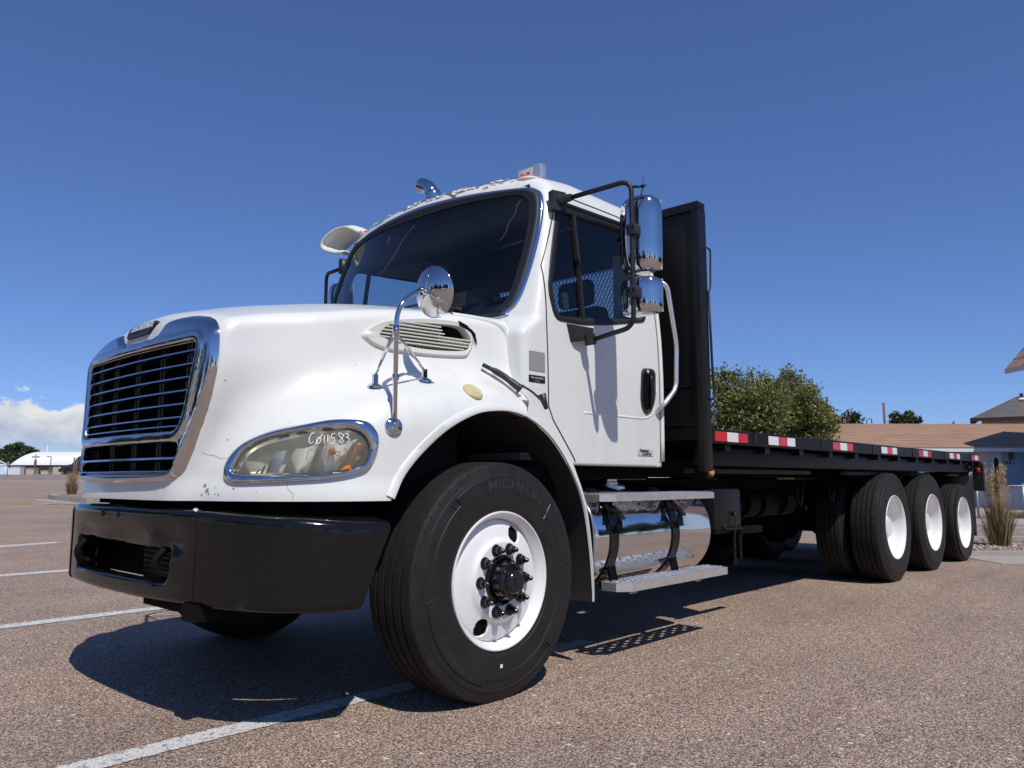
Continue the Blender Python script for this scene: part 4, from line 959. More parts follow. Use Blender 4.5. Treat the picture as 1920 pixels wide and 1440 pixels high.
for s in (-1, 1):
    v_, f_ = submesh(BP, BF, np.sign(bc[:, 1]) * (np.abs(bc[:, 1]) > .672) == s); v_ = v_ + [-.004, s * .004, -.004]; mesh('bumper_end', rel(v_, bumper), f_, 'black_paint', bumper, True)
    # seam
    zs = np.linspace(.50, .862, 16); o = np.stack([np.full(16, -1.5), np.full(16, s * .672), zs], 1); P = cast(lambda x, y, z: bump_f(x, y, z), o, np.tile((1., 0, 0), (16, 1)), 0, .6, 90); P = P[~np.isnan(P).any(1)]
    g = G(); g.tube(rel(P, bumper), .004, 5); g.obj('bumper_seam', 'dark_void', bumper, True)
    # tow hooks
    th = smooth_path([(-1.10, s * .44, .70), (-1.17, s * .435, .705), (-1.225, s * .43, .67), (-1.235, s * .43, .625), (-1.20, s * .435, .592), (-1.12, s * .44, .60)], 5); g = G(); g.tube(rel(th, bumper), [.017] * len(th), 10); g.obj('tow_hook', 'chassis_black', bumper, True)
    if s < 0: g = G(); g.box((-.20, s * .66 - .05, -.035), (-.06, s * .66 + .05, .03)); g.obj('bumper_bracket', 'chassis_black', bumper, False)
# bright chip at the top of the seam
g = G(); g.add([(-.205, -.672, .392), (-.200, -.690, .383), (-.190, -.690, .393), (-.195, -.674, .398)], [(0, 1, 2, 3)]); g.obj('chipped_corner', 'print_silver', bumper, False)
for y in (.156, -.018):
    g = G(); g.lathe([(.013, -.01), (.013, .006), (.008, .012), (0, .012)], (-1.232 + 1.0, y, .824 - .47), (-1, 0, 0), 8); g.obj('bumper_bolt', 'lug_black', bumper, 30)
g = G()
for y in np.arange(-.48, .0, .028): g.box((-.10, y, .08), (-.096, y + .004, .25))
for z in np.arange(.08, .26, .022): g.box((-.1035, -.48, z), (-.1002, .0, z + .004))
m_ = g.obj('intake_mesh', 'black_plastic', bumper, False); m_['kind'] = 'stuff'
g = G(); g.box((-.06, -.60, .03), (-.04, .10, .40)); g.obj('cooler', 'dark_void', bumper, False)
g = G()
for y in np.arange(-.60, -.22, .02): g.box((-.19, y, -.012), (-.10, y + .012, .02))
m_ = g.obj('lower_fins', 'chassis_black', bumper, False); m_['kind'] = 'stuff'
g = G(); g.box((-.05, -.72, .39), (.10, .72, .41)); g.box((.0, -.72, .05), (.02, .72, .40)); g.obj('valance', 'dark_void', bumper, False)

# ------------------------------------------------------------------ wheels
def tyre_mesh(Rt, W, rim, zig=0., n=128, flat=None, grooves=4, notch=0):
    """profile from outer bead to inner bead; offsets run inward (positive)"""
    sh = Rt - .006
    out = [(rim - .004, .016), (rim + .006, .008), (rim + .022, .006), (rim + .024, .004), (rim + .07, .0006), (rim + .10, 0), (rim + .103, -.0025), (rim + .125, -.0015), (rim + .128, .0015), (Rt - .065, .006), (Rt - .062, .004), (Rt - .052, .007), (Rt - .05, .010), (Rt - .035, .014), (Rt - .016, .019), (Rt - .010, .022)]
    tw = W - .06; gw = .0065; tr = [(sh, .026), (sh + .002, .030)]; zi = []
    for k in range(grooves):
        c = .03 + tw * (k + 1) / (grooves + 1); crown = .005 * (1 - ((c - W / 2) / (tw / 2)) ** 2)
        r = sh + .002 + crown; zi += [len(out) + len(tr) + i for i in range(4)]
        tr += [(r, c - gw), (r - .013, c - gw * .7), (r - .013, c + gw * .7), (r, c + gw)]
    inn = [(r, W - h) for r, h in out[::-1]]; tr += [(sh + .002, W - .030), (sh, W - .026)]
    pr = out + tr + inn; V = np.empty((n, len(pr), 3))
    for k in range(n):
        t = 2 * math.pi * k / n; z_ = zig * (1 if k % 2 else -1)
        for i, (r, h) in enumerate(pr):
            hh = h + (z_ if i in zi else 0); rr = r
            if notch and (k % 4 == 0) and i in (len(out) - 1, len(out), len(out) + 1): rr -= notch
            V[k, i] = (rr * math.cos(t), hh, rr * math.sin(t))
    if flat is not None:
        lo = V[..., 2] < -flat; V[..., 2] = np.where(lo, -flat, V[..., 2]); 
    idx = np.arange(n * len(pr)).reshape(n, len(pr)); f = []
    for k in range(n):
        a = idx[k]; b = idx[(k + 1) % n]
        f += list(zip(a[:-1], b[:-1], b[1:], a[1:]))
    n0 = len(out); n1 = n0 + len(tr); mi = [0 if (i < n0 - 1 or i >= n1) else 1 for _ in range(n) for i in range(len(pr) - 1)]
    return V.reshape(-1, 3), f, mi
def polar_text(s_, size, rc, ang, depth, off=0., flip=False, stretch=1., bold=0.):
    """text round a circle on the outer sidewall; ang in degrees clockwise from the top as seen from outside (driver's side)"""
    v, f = text_mesh(s_, size, depth / 2, bold); a0 = R(ang); r = rc + (v[:, 1] if not flip else -v[:, 1]); t = a0 + (v[:, 0] if not flip else -v[:, 0]) * stretch / rc
    # driver's side seen from outside (-y): x to the right is +x
    return np.column_stack([r * np.sin(t), off - (v[:, 2] + depth / 2), r * np.cos(t)]), f
def ringmesh(prof, n=64, holes=()):
    """lathe about y, optional round holes (r, angle, radius) cut out of the faces"""
    V = np.array([[(r * math.cos(2 * math.pi * k / n), h, r * math.sin(2 * math.pi * k / n)) for r, h in prof] for k in range(n)]); m_ = len(prof); f = []
    for k in range(n):
        for i in range(m_ - 1):
            q = (k * m_ + i, k * m_ + i + 1, ((k + 1) % n) * m_ + i + 1, ((k + 1) % n) * m_ + i)
            c = V.reshape(-1, 3)[list(q)].mean(0)
            if any((c[0] - rr * math.sin(R(a_))) ** 2 + (c[2] - rr * math.cos(R(a_))) ** 2 < hr * hr for rr, a_, hr in holes): continue
            f.append(q)
    return V.reshape(-1, 3), f
def densify(p, st=.006):
    out = [p[0]]
    for a, b in zip(p, p[1:]):
        m_ = max(1, int(math.hypot(b[0] - a[0], b[1] - a[1]) / st)); out += [(a[0] + (b[0] - a[0]) * t / m_, a[1] + (b[1] - a[1]) * t / m_) for t in range(1, m_ + 1)]
    return out
# front wheel prototype: outer sidewall at local y = 0, rolling plane xz
ZF = .526
fw = empty('front_wheel', (0, -1.20, ZF), truck)
v, f, mi = tyre_mesh(.534, .315, .306, flat=ZF - .001); mesh('tyre', v, f, None, fw, 35, ['rubber', 'tread_rubber'], mi)
prof = [(.302, .030), (.308, .020), (.309, .008), (.306, .003), (.301, .003), (.297, .008), (.291, .018), (.280, .030), (.274, .045), (.272, .100)]
v, f = ringmesh(prof, 96); norm_fix(mesh('rim', v, f, 'rim_white', fw, 40))
DR_ = [.170, .176, .182, .19, .205, .225, .245, .262, .272]; DD_ = [.004, .008, .015, .021, .026, .031, .037, .045, .058]
dprof = densify(list(zip(DR_, DD_))[::-1] + [(.112, .004), (.110, .02)], .007)
v, f = ringmesh(dprof, 144, [(.224, 208, .044), (.224, 28, .044)]); norm_fix(mesh('wheel_disc', v, f, 'rim_white', fw, True))
for a_ in (208, 28):
    c = np.array((.224 * math.sin(R(a_)), 0, .224 * math.cos(R(a_)))); rad = c / .224; tn = np.array((rad[2], 0, -rad[0])); P = []
    for t in np.linspace(0, 2 * math.pi, 28, endpoint=False):
        q = c + .0455 * (rad * math.cos(t) + tn * math.sin(t)); rr = math.hypot(q[0], q[2]); dep = np.interp(rr, DR_, DD_); P.append((q[0], dep, q[2]))
    g = G(); P = np.array(P); Pi = c + (P - c) * [.86, 0, .86]; Pi[:, 1] = P[:, 1] + .004; Pd = Pi + [0, .03, 0]; Po = c + (P - c) * [1.1, 0, 1.1]; Po[:, 1] = np.interp(np.hypot(Po[:, 0], Po[:, 2]), DR_, DD_) + .001
    g.grid(np.stack([np.vstack([q, q[:1]]) for q in (Po, P - [0, .0015, 0], Pi, Pd)])); norm_fix(g.obj('hand_hole', 'rim_white', fw, True)); g = G(); g.add(Pi + [0, .006, 0], [tuple(range(len(Pi)))]); norm_fix(g.obj('hole_shade', 'dark_void', fw, False))  # flat near-black disc paints the shade inside the hole
g = G(); g.lathe([(.27, .16), (.0, .16)], (0, 0, 0), (0, 1, 0), 32); g.obj('brake_drum', 'dark_void', fw, False)
g = G(); g.lathe([(.108, .03), (.108, -.0), (.100, -.006), (.092, .01), (.085, .012), (.084, -.045), (.078, -.058), (.055, -.062), (.052, -.078), (.044, -.086), (.020, -.088), (.018, -.094), (0, -.095)], (0, 0, 0), (0, 1, 0), 36); norm_fix(g.obj('hub', 'lug_black', fw, 35))
for i in range(5):
    a_ = R(20 + 72 * i); g = G(); g.lathe([(.008, 0), (.008, -.008), (0, -.009)], (.068 * math.sin(a_), -.060, .068 * math.cos(a_)), (0, 1, 0), 6); norm_fix(g.obj('hub_bolt', 'lug_black', fw, False))
lp = None
for i in range(10):
    a_ = R(18 + 36 * i); c = (.1425 * math.sin(a_), .004, .1425 * math.cos(a_))
    if lp is None:
        g = G(); g.lathe([(.027, .004), (.028, -.002), (.025, -.008), (.021, -.010)], (0, 0, 0), (0, 1, 0), 20)
        g.lathe([(.0205, -.008), (.0205, -.026), (.017, -.030), (.0, -.030)], (0, 0, 0), (0, 1, 0), 6); g.lathe([(.011, -.028), (.011, -.048), (.006, -.054), (0, -.055)], (0, 0, 0), (0, 1, 0), 12)
        lp = norm_fix(g.obj('lug_nut', 'lug_black', fw, 35)); lp.location = c
    else:
        q = lp.copy(); COL.objects.link(q); q.parent = fw; q.location = c; q.rotation_euler = (0, rng.uniform(0, 1), 0)
def swt(s_, *a, m_='rubber_letter', par=None, **k):
    v, f = polar_text(s_, *a, **k); return mesh('sidewall_lettering', v, f, m_, par or fw)
swt('MICHELIN', .066, .432, 12, .0035, off=.0003, stretch=1.32, m_='rubber_letter', bold=.0008)
swt('315/80 R 22.5', .036, .425, 228, .003, off=.0005, m_='rubber_letter', stretch=1.05)
swt('XLINE', .060, .440, 112, .003, off=.0005, m_='rubber_letter_dark', stretch=1.2, bold=.001)
swt('REGROOVABLE', .016, .372, 62, .0016, off=.0006, m_='rubber_letter')
swt('TUBELESS  RADIAL', .014, .362, 225, .0016, off=.0006, m_='rubber_letter')
# raised panels round the lettering
def arc_panel(a0, a1, r0, r1, name='sidewall_panel', m_='rubber'):
    ts = np.radians(np.linspace(a0, a1, 26)); V = np.array([[(r * math.sin(t), o_, r * math.cos(t)) for r, o_ in ((r0 - .004, .002), (r0, -.0012), ((r0 + r1) / 2, -.0022), (r1, -.0012), (r1 + .004, .002))] for t in ts]); g = G(); g.grid(V); return norm_fix(g.obj(name, m_, fw, 25))
arc_panel(-38, 44, .396, .468); arc_panel(196, 262, .400, .452); arc_panel(88, 136, .398, .470)
for a_, r0, r1 in ((-41, .386, .47), (47, .386, .47), (193, .39, .46), (85, .39, .475), (139, .39, .475), (265, .39, .46)):
    t = R(a_); g = G(); g.tube([((r0) * math.sin(t), -.001, r0 * math.cos(t)), (r1 * math.sin(t - .03), .0, r1 * math.cos(t - .03))], .002, 4); g.obj('sidewall_rib', 'rubber_letter', fw, False)
t = R(182); g = G(); g.add([(rr * math.sin(t + dt), -.0028, rr * math.cos(t + dt)) for rr, dt in ((.364, -.022), (.364, .022), (.380, .022), (.380, -.022))], [(0, 1, 2, 3)]); norm_fix(g.obj('balance_sticker', 'white_tape', fw, False))
# moulding nibs on the shoulder
g = G()
for i in range(46):
    t = 2 * math.pi * i / 46; g.obox((.510 * math.sin(t), .018, .510 * math.cos(t)), ((math.cos(t), 0, -math.sin(t)), (0, 1, 0), (math.sin(t), 0, math.cos(t))), (.0012, .0035, .010))
m_ = g.obj('wear_marks', 'rubber_letter', fw, False); m_['kind'] = 'stuff'
def dup(root, parent, loc, rot=None, skip=()):
    r_ = root.copy(); COL.objects.link(r_); r_.parent = parent; r_.location = loc
    if rot is not None: r_.rotation_euler = rot
    for c in root.children:
        if c.name.split('.')[0] in skip: continue
        q = c.copy(); COL.objects.link(q); q.parent = r_
    return r_
fw2 = dup(fw, truck, (0, 1.20, ZF), (0, 0, math.pi))

# rear wheels
def rear_wheel(x, Rt, zc, W, zig, grooves, notch, inner=True):
    w = empty('rear_wheel', (x, -1.22, zc), truck)
    v, f, mi = tyre_mesh(Rt, W, .304, zig=zig, n=144, flat=zc - .001, grooves=grooves, notch=notch); mesh('tyre', v, f, None, w, 35, ['rubber', 'tread_rubber'], mi)
    pr = [(.300, .03), (.307, .02), (.308, .008), (.305, .003), (.299, .004), (.290, .014), (.280, .030), (.274, .060), (.268, .105), (.262, .135), (.250, .150), (.235, .158), (.21, .158), (.18, .150), (.12, .150)]
    v, f = ringmesh(pr, 72); norm_fix(mesh('rim', v, f, 'rim_white', w, 40))
    g = G(); g.lathe([(.125, .15), (.12, .10), (.10, .085), (.09, .07), (0, .068)], (0, 0, 0), (0, 1, 0), 30); norm_fix(g.obj('hub', 'rim_white', w, 40))
    lp_ = None
    for i in range(10):
        a_ = R(36 * i); c = (.1425 * math.sin(a_), .148, .1425 * math.cos(a_))
        if lp_ is None: g = G(); g.lathe([(.024, 0), (.02, -.006), (.018, -.024), (0, -.026)], (0, 0, 0), (0, 1, 0), 8); lp_ = norm_fix(g.obj('lug_nut', 'rim_white', w, 35)); lp_.location = c
        else: q = lp_.copy(); COL.objects.link(q); q.parent = w; q.location = c
    if inner:
        q = [c for c in w.children if c.name.startswith('tyre')][0].copy(); COL.objects.link(q); q.parent = w; q.location = (0, .335, 0); q.name = 'inner_tyre'
    return w
XR = (5.578, 6.891, 8.203)
r1 = rear_wheel(XR[0], .527, .518, .285, .004, 4, .006); r2 = rear_wheel(XR[1], .520, .512, .28, .0035, 4, .007); r3 = rear_wheel(XR[2], .468, .458, .265, 0, 4, 0, False)
for w, nm in ((r1, 'X LINE'), (r2, 'XDN')):
    v, f = polar_text(nm, .05, .415, 205, .003, off=0); mesh('sidewall_lettering', v, f, 'rubber_letter', w)
for w in (r1, r2, r3): dup(w, truck, (w.location.x, 1.22, w.location.z), (0, 0, math.pi))

# ------------------------------------------------------------------ frame, axles, driveline
for s in (-1, 1):
    g = G(); g.box((-1.02, s * .43 - .035, .72), (9.0, s * .43 + .035, .98)); g.obj('frame_rail', 'chassis_black', truck, False)
for x, zc in ((0, ZF), (XR[0], .518), (XR[1], .512), (XR[2], .458)):
    g = G(); g.cyl((x, -.95, zc), (x, .95, zc), .075, 14)
    if x > 0: g.sphere((x, 0, zc), .21, 14, 10, (1, .9, 1))
    g.obj('axle', 'chassis_black', truck, 40)
for s in (-1, 1):
    g = G(); t_ = np.linspace(-1, 1, 15)
    for k in range(4): g.grid(np.stack([np.column_stack([.75 * t_ * (1 - .12 * k), np.full(15, s * .43 + d_), .60 + .09 * t_ ** 2 - .016 * k]) for d_ in (-.05, .05)]))
    g.obj('leaf_spring', 'chassis_black', truck, True)
    for x in XR[:2]:
        g = G(); g.box((x - .5, s * .45 - .04, .56), (x + .5, s * .45 + .04, .66)); g.cyl((x, s * .45, .64), (x, s * .45, .90), .10, 14); g.obj('suspension', 'chassis_black', truck, 30)
g = G(); g.cyl((.9, 0, .72), (5.45, 0, .58), .06, 12); g.obj('drive_shaft', 'chassis_black', truck, True)
g = G(); g.box((.3, -.38, .5), (1.5, .38, 1.06)); g.obj('gearbox', 'dark_void', truck, False)
g = G(); g.box((.70, -.95, .98), (1.60, .95, 1.05)); g.box((1.50, -.7, 1.0), (1.7, .7, 1.9)); g.obj('cab_underside', 'dark_void', truck, False)
g = G(); g.box((.55, .60, .40), (2.2, 1.1, .95)); g.box((2.25, .60, .30), (4.95, 1.12, .98)); g.obj('far_side_blockers', 'dark_void', truck, False)  # unseen dark boxes, the long one added to block sunlit ground beyond
for x in (3.2, 3.9):
    g = G(); g.cyl((x, -.75, .80), (x + .02, -.75, .80), .12, 16); g.cyl((x - .30, -.70, .78), (x + .3, -.70, .78), .11, 16); g.obj('air_tank', 'chassis_black', truck, 40)

# ------------------------------------------------------------------ fuel tank and steps
tank = empty('fuel_tank', (.80, -.838, .655), truck); TR = .300; TL = 1.25
g = G(); g.lathe([(0, -.02), (.20, -.018), (TR - .02, -.006), (TR - .004, .006), (TR, .022), (TR, TL - .022), (TR - .004, TL - .006), (TR - .02, TL + .006), (.20, TL + .018), (0, TL + .02)], (0, 0, 0), (1, 0, 0), 96); norm_fix(g.obj('tank_shell', 'polished_tank', tank, 35))
for x in (.155, .80):
    g = G(); g.lathe([(TR + .001, -.04), (TR + .008, -.038), (TR + .008, .038), (TR + .001, .04)], (x, 0, 0), (1, 0, 0), 80); norm_fix(g.obj('tank_strap', 'black_paint', tank, 30))
    g = G(); g.box((x - .045, .10, -.34), (x + .045, .44, .30)); g.obj('strap_bracket', 'chassis_black', tank, False)
cp_ = np.array((.47, -.04, TR - .005)); g = G(); g.lathe([(.062, -.01), (.062, .018), (.055, .022), (.055, .055), (.050, .062), (0, .064)], cp_, (0, -.12, .99), 14); norm_fix(g.obj('filler_cap', 'chrome', tank, 30))
g = G(); g.lathe([(.105, -.012), (.10, .004), (.06, .006)], cp_ + (0, .0, -.004), (0, -.1, .99), 24); norm_fix(g.obj('filler_collar', 'aluminium', tank, 30))
def step(name, x0, x1, y0, y1, zt, h):
    """y0 outer edge, y1 inner; front outer corner cut off; perforated grip top"""
    st = empty(name, (x0, y0, zt), truck); L = x1 - x0; W = y1 - y0; cx = .07
    o = [(cx, 0), (L, 0), (L, W), (.0, W), (.0, .06)]
    g = G()
    for (a, b) in zip(o, o[1:] + o[:1]):
        a = np.array(a); b = np.array(b); d = (b - a) / np.linalg.norm(b - a); nrm_ = np.array((-d[1], d[0]))
        g.prism([tuple(a), tuple(b), tuple(b + nrm_ * .012), tuple(a + nrm_ * .012)], -h, .0, 'z')
    norm_fix(g.obj('step_frame', 'aluminium', st, 20))
    # grip plate: open diamonds between raised teeth
    c = .0115; nx = int(L / c); ny = max(6, int((W - .02) / c)); gp = G(); tt = G(); open_ = set()
    for i in range(nx):
        for j in range(ny):
            x = i * c; y = .01 + j * c
            if y + c < .05 * 0 + (.06 * (1 - x / cx) if x < cx else 0) + .012: continue
            p = (i % 6, (j + (3 if (i // 6) % 2 else 0)) % 6)
            if p[0] in (1, 2, 3) and p[1] in (1, 2) and 0 < j < ny - 1: continue
            zt_ = .0
            gp.add([(x, y, zt_), (x + c, y, zt_), (x + c, y + c, zt_), (x, y + c, zt_)], [(0, 1, 2, 3)])
            if (i * 7 + j * 5) % 4 == 0 or p[0] in (0, 4): tt.add([(x + .002, y + .002, zt_), (x + c - .002, y + .002, zt_), (x + c - .002, y + c - .002, zt_), (x + .002, y + c - .002, zt_), (x + c / 2, y + c / 2, .0085)], [(0, 1, 4), (1, 2, 4), (2, 3, 4), (3, 0, 4)])
    q = gp.obj('grip_plate', 'aluminium', st, False); q['kind'] = 'stuff'
    q = tt.obj('grip_teeth', 'aluminium', st, False); q['kind'] = 'stuff'
    g = G(); g.tube(bend([(L * .12, W * .4, -h), (L * .12, W * .4, -h - .022), (L * .18, W * .4, -h - .022), (L * .18, W * .4, -h)], .008), .004, 6); g.tube(bend([(L * .74, W * .4, -h), (L * .74, W * .4, -h - .022), (L * .80, W * .4, -h - .022), (L * .80, W * .4, -h)], .008), .004, 6); g.obj('step_clip', 'chrome', st, True)
    return st
up = step('upper_step', .815, 1.985, -1.205, -1.02, .898, .038); lw = step('lower_step', .90, 2.055, -1.245, -1.075, .425, .045)
for x in (.955, 1.60):
    g = G(); g.obox((x, -1.145, .815), ((0, 1, .95), (1, 0, 0), (0, -1, 1)), (.075, .022, .006)); g.obox((x, -1.10, .862), ((0, 1, 0), (1, 0, 0), (0, 0, 1)), (.10, .022, .006)); g.obox((x, -1.172, .75), ((0, .1, 1), (1, 0, 0), (0, 1, 0)), (.05, .022, .006)); g.obj('step_bracket', 'black_paint', up, False)
    g = G(); g.obox((x + .02, -1.105, .475), ((0, .22, 1), (1, 0, 0), (0, 1, -.22)), (.075, .032, .008)); g.obj('step_bracket', 'black_paint', lw, False)
for st_ in (up, lw):
    for o_ in st_.children:
        if o_.name.startswith('step_bracket'): o_.location = -st_.location

# ------------------------------------------------------------------ tool box behind the tank
tb = empty('battery_box', (2.17, -1.1, .63), truck)
g = G(); g.box((0, 0, 0), (.385, .45, .285), .018); g.obj('box_shell', 'bed_black', tb, 35)
g = G(); g.box((-.02, -.012, -.012), (.42, .02, .010)); g.box((.34, -.005, -.03), (.70, .03, .02)); g.obj('box_rail', 'chassis_black', tb, False)
g = G(); g.tube(bend([(.10, -.014, .05), (.10, -.025, .015), (.34, -.025, .015), (.34, -.014, .0)], .012), .005, 6); g.obj('box_latch', 'black_satin', tb, True)
g = G(); g.tube([(.245, -.012, .115), (.245, -.03, .075), (.245, -.012, -.03)], .006, 6); g.box((.235, -.02, .10), (.262, -.002, .13)); g.obj('latch_handle', 'lug_black', tb, 40)
for x, n_l, z0 in ((.255, 5, -.03), (.345, 4, -.03)):
    ch = G()
    for i in range(n_l):
        a_ = np.linspace(0, 2 * np.pi, 10, endpoint=False); c = np.array((x + .003 * (i % 2), -.005, z0 - .028 - i * .038))
        P = [c + ((.008 * math.cos(t), 0, .023 * math.sin(t)) if i % 2 else (0, .008 * math.cos(t), .023 * math.sin(t))) for t in a_]; ch.tube(P, .003, 5, closed=True)
    ch.obj('chain', 'black_satin', tb, True)

# ------------------------------------------------------------------ mirrors
dm = empty('door_mirror', (.76, -1.42, 1.75), truck)
def D(P): return np.array(P, float) - np.array(dm.location)
g = G(); g.tube(D(bend([(.655, -1.03, 2.53), (.764, -1.42, 2.575), (.764, -1.42, 1.775), (.79, -1.10, 1.738)], .07, 8)), .0135, 12); g.obj('mirror_arm', 'black_satin', dm, True)
g = G(); g.obox(D((.645, -1.005, 2.525)), ((.3, 1, 0), (1, -.3, 0), (0, 0, 1)), (.022, .045, .055)); g.tube(D([(.648, -1.02, 2.53), (.668, -1.09, 2.537)]), [.03, .02], 10); g.obj('arm_mount', 'black_plastic', dm, 30)
g = G(); g.add(D([(.655, -1.055, 1.825), (.815, -1.055, 1.825), (.80, -1.055, 1.745), (.685, -1.055, 1.720), (.66, -1.095, 1.815), (.805, -1.13, 1.81), (.80, -1.13, 1.765), (.70, -1.095, 1.745)]), [(0, 1, 2, 3), (4, 7, 6, 5), (0, 4, 5, 1), (1, 5, 6, 2), (2, 6, 7, 3), (3, 7, 4, 0)]); g.cyl(D((.775, -1.12, 1.775)), D((.79, -1.12, 1.715)), .032, 14); norm_fix(g.obj('lower_mount', 'black_plastic', dm, 30))
def head(zc, h, y0, y1, xf, dep, name):
    yc = (y0 + y1) / 2; w = abs(y1 - y0) / 2
    def f3(x, y, z):
        q = (np.abs((y - yc) / w) ** 4.0 + np.abs((z - zc) / (h / 2)) ** 7 + 1e-9); e_ = q ** (1 / 4.5)
        body = (e_ - 1) * w * .9
        bulge = xf + .055 * np.abs((y - yc) / w) ** 2.2 + .02 * np.abs((z - zc) / (h / 2)) ** 4
        return smax(smax(body, bulge - x, .03), x - (xf + dep), .01)
    P, F_ = surfnet(f3, (xf - .04, min(y0, y1) - .04, zc - h / 2 - .04), (xf + dep + .04, max(y0, y1) + .04, zc + h / 2 + .04), .0095, 2); return mesh(name, D(P), F_, 'chrome', dm, True)
head(2.298, .425, -1.275, -1.515, .795, .125, 'mirror_shell'); head(1.958, .205, -1.272, -1.512, .795, .125, 'convex_mirror_shell')
g = G(); g.box(D((.925, -1.50, 2.10)), D((.929, -1.29, 2.49))); g.box(D((.925, -1.50, 1.87)), D((.929, -1.29, 2.05))); g.obj('mirror_glass', 'reflector', dm, False)
for zc, h in ((2.30, .30), (1.96, .13)):
    g = G(); g.lathe([(.040, -.004), (.036, .006), (.0, .008)], (0, 0, 0), (-1, 0, 0), 24); g.v = [(x, y, z * h / .08) for x, y, z in g.v]; o_ = norm_fix(g.obj('recess', 'black_plastic', dm, 40)); o_.location = D((.806, -1.395, zc))
    g = G(); g.box(D((.745, -1.448, zc - .030)), D((.81, -1.392, zc + .030)), .008); g.obj('clamp', 'black_plastic', dm, 40)
    for d_ in (-.017, .017): g = G(); g.lathe([(.007, 0), (.006, .004), (0, .005)], D((.745, -1.42 + d_, zc + .008)), (-1, 0, 0), 8); g.obj('clamp_bolt', 'dark_void', dm, True)
g = G(); g.cyl(D((.80, -1.475, 2.545)), D((.80, -1.478, 2.60)), .006, 8); g.cyl(D((.80, -1.475, 2.538)), D((.80, -1.475, 2.546)), .018, 12); g.obj('antenna_stub', 'chrome', dm, 30)
g = G(); g.obox(D((.785, -1.452, 2.535)), ((1, -1.2, 0), (1.2, 1, 0), (0, 0, 1)), (.03, .012, .003)); g.tube(D(smooth_path([(.80, -1.475, 2.535), (.79, -1.455, 2.47), (.772, -1.437, 2.44), (.768, -1.438, 2.30), (.775, -1.44, 2.2)], 5)), .003, 5); g.obj('antenna_cable', 'black_satin', dm, True)
mirror_tree(dm, truck, skip=('antenna_stub', 'antenna_cable'))

fm = empty('fender_mirror', (-.598, -1.142, 1.194), truck)
def D2(P): return np.array(P, float) - np.array(fm.location)
Pp = bend([(-.598, -1.150, 1.215), (-.600, -1.150, 1.705), (-.47, -1.150, 1.795)], .09, 8); g = G(); g.tube(D2(Pp), .0105, 12); g.tube(D2([(-.599, -1.150, 1.385), (-.599, -1.15, 1.41)]), .016, 6); g.tube(D2([(-.6, -1.150, 1.565), (-.6, -1.15, 1.615)]), .0145, 10); g.obj('post', 'chrome', fm, True)
for ft in ((-.571, -.977, 1.380), (-.313, -1.003, 1.427)):
    ft = np.array(ft); n0 = grad(hood_f, ft[None])[0]; ft = ft - n0 * hood_f(*ft); top = np.array((-.597, -1.135, 1.59)); g = G(); mid = top + (ft + (0, 0, .05) - top) * .62; g.tube(D2([top, mid]), .0085, 10); g.tube(D2([mid, ft + (0, 0, .045)]), .006, 8); g.obj('strut', 'chrome', fm, True)
    nn = grad(hood_f, ft[None])[0]; nn = nn * .4 + np.array((0, 0, .6)); g = G(); g.lathe([(.036, -.006), (.034, .004), (.020, .012), (.012, .014), (.0, .016)], D2(ft), nn, 20); g.obox(D2(ft + (0, 0, .03)), ((1, 0, 0), (0, 1, 0), (0, 0, 1)), (.012, .006, .022)); g.obj('foot', 'chrome', fm, 40)
nn = grad(hood_f, np.array([(-.598, -1.142, 1.194)]))[0]; g = G(); g.lathe([(.040, -.004), (.038, .006), (.024, .014), (.0, .018)], (0, 0, 0), nn, 24); g.tube([nn * .01, nn * .03 + (0, 0, .01), (0, -.008, .03)], .010, 8); g.obj('foot', 'chrome', fm, 40)
mc = np.array((-.395, -1.150, 1.795)); bn = np.array((-.95, -.05, -.15)); bn /= np.linalg.norm(bn)
g = G(); g.lathe([(0, .040), (.03, .038), (.07, .026), (.10, .010), (.112, .0), (.115, -.006), (.112, -.010), (.0, -.004)], D2(mc), bn, 48); norm_fix(g.obj('mirror_disc', 'chrome', fm, 35))
g = G(); g.tube(D2([mc + bn * .05, (-.47, -1.15, 1.795)]), .009, 8); ub = np.cross(bn, (0, 0, 1)); ub /= np.linalg.norm(ub); vb = np.cross(ub, bn)
for a_ in (90, 215, 325): d_ = ub * math.cos(R(a_)) + vb * math.sin(R(a_)); g.tube(D2([mc + bn * .045, mc + bn * .034 + d_ * .05, mc + d_ * .11 + bn * .006]), .004, 6)
g.sphere(D2(mc + bn * .05), .014); g.obj('mirror_bracket', 'chrome', fm, True)
mirror_tree(fm, truck)
# grab handle at the rear corner of the cab
gh = bend([(1.56, -1.06, 2.235), (1.60, -1.12, 2.215), (1.69, -1.125, 1.83), (1.672, -1.125, 1.55), (1.545, -1.115, 1.44), (1.53, -1.05, 1.385)], .05, 6)
g = G(); g.tube(gh, .0155, 12); go_ = g.obj('grab_handle', 'aluminium', truck, True); mirror_obj(go_, truck)

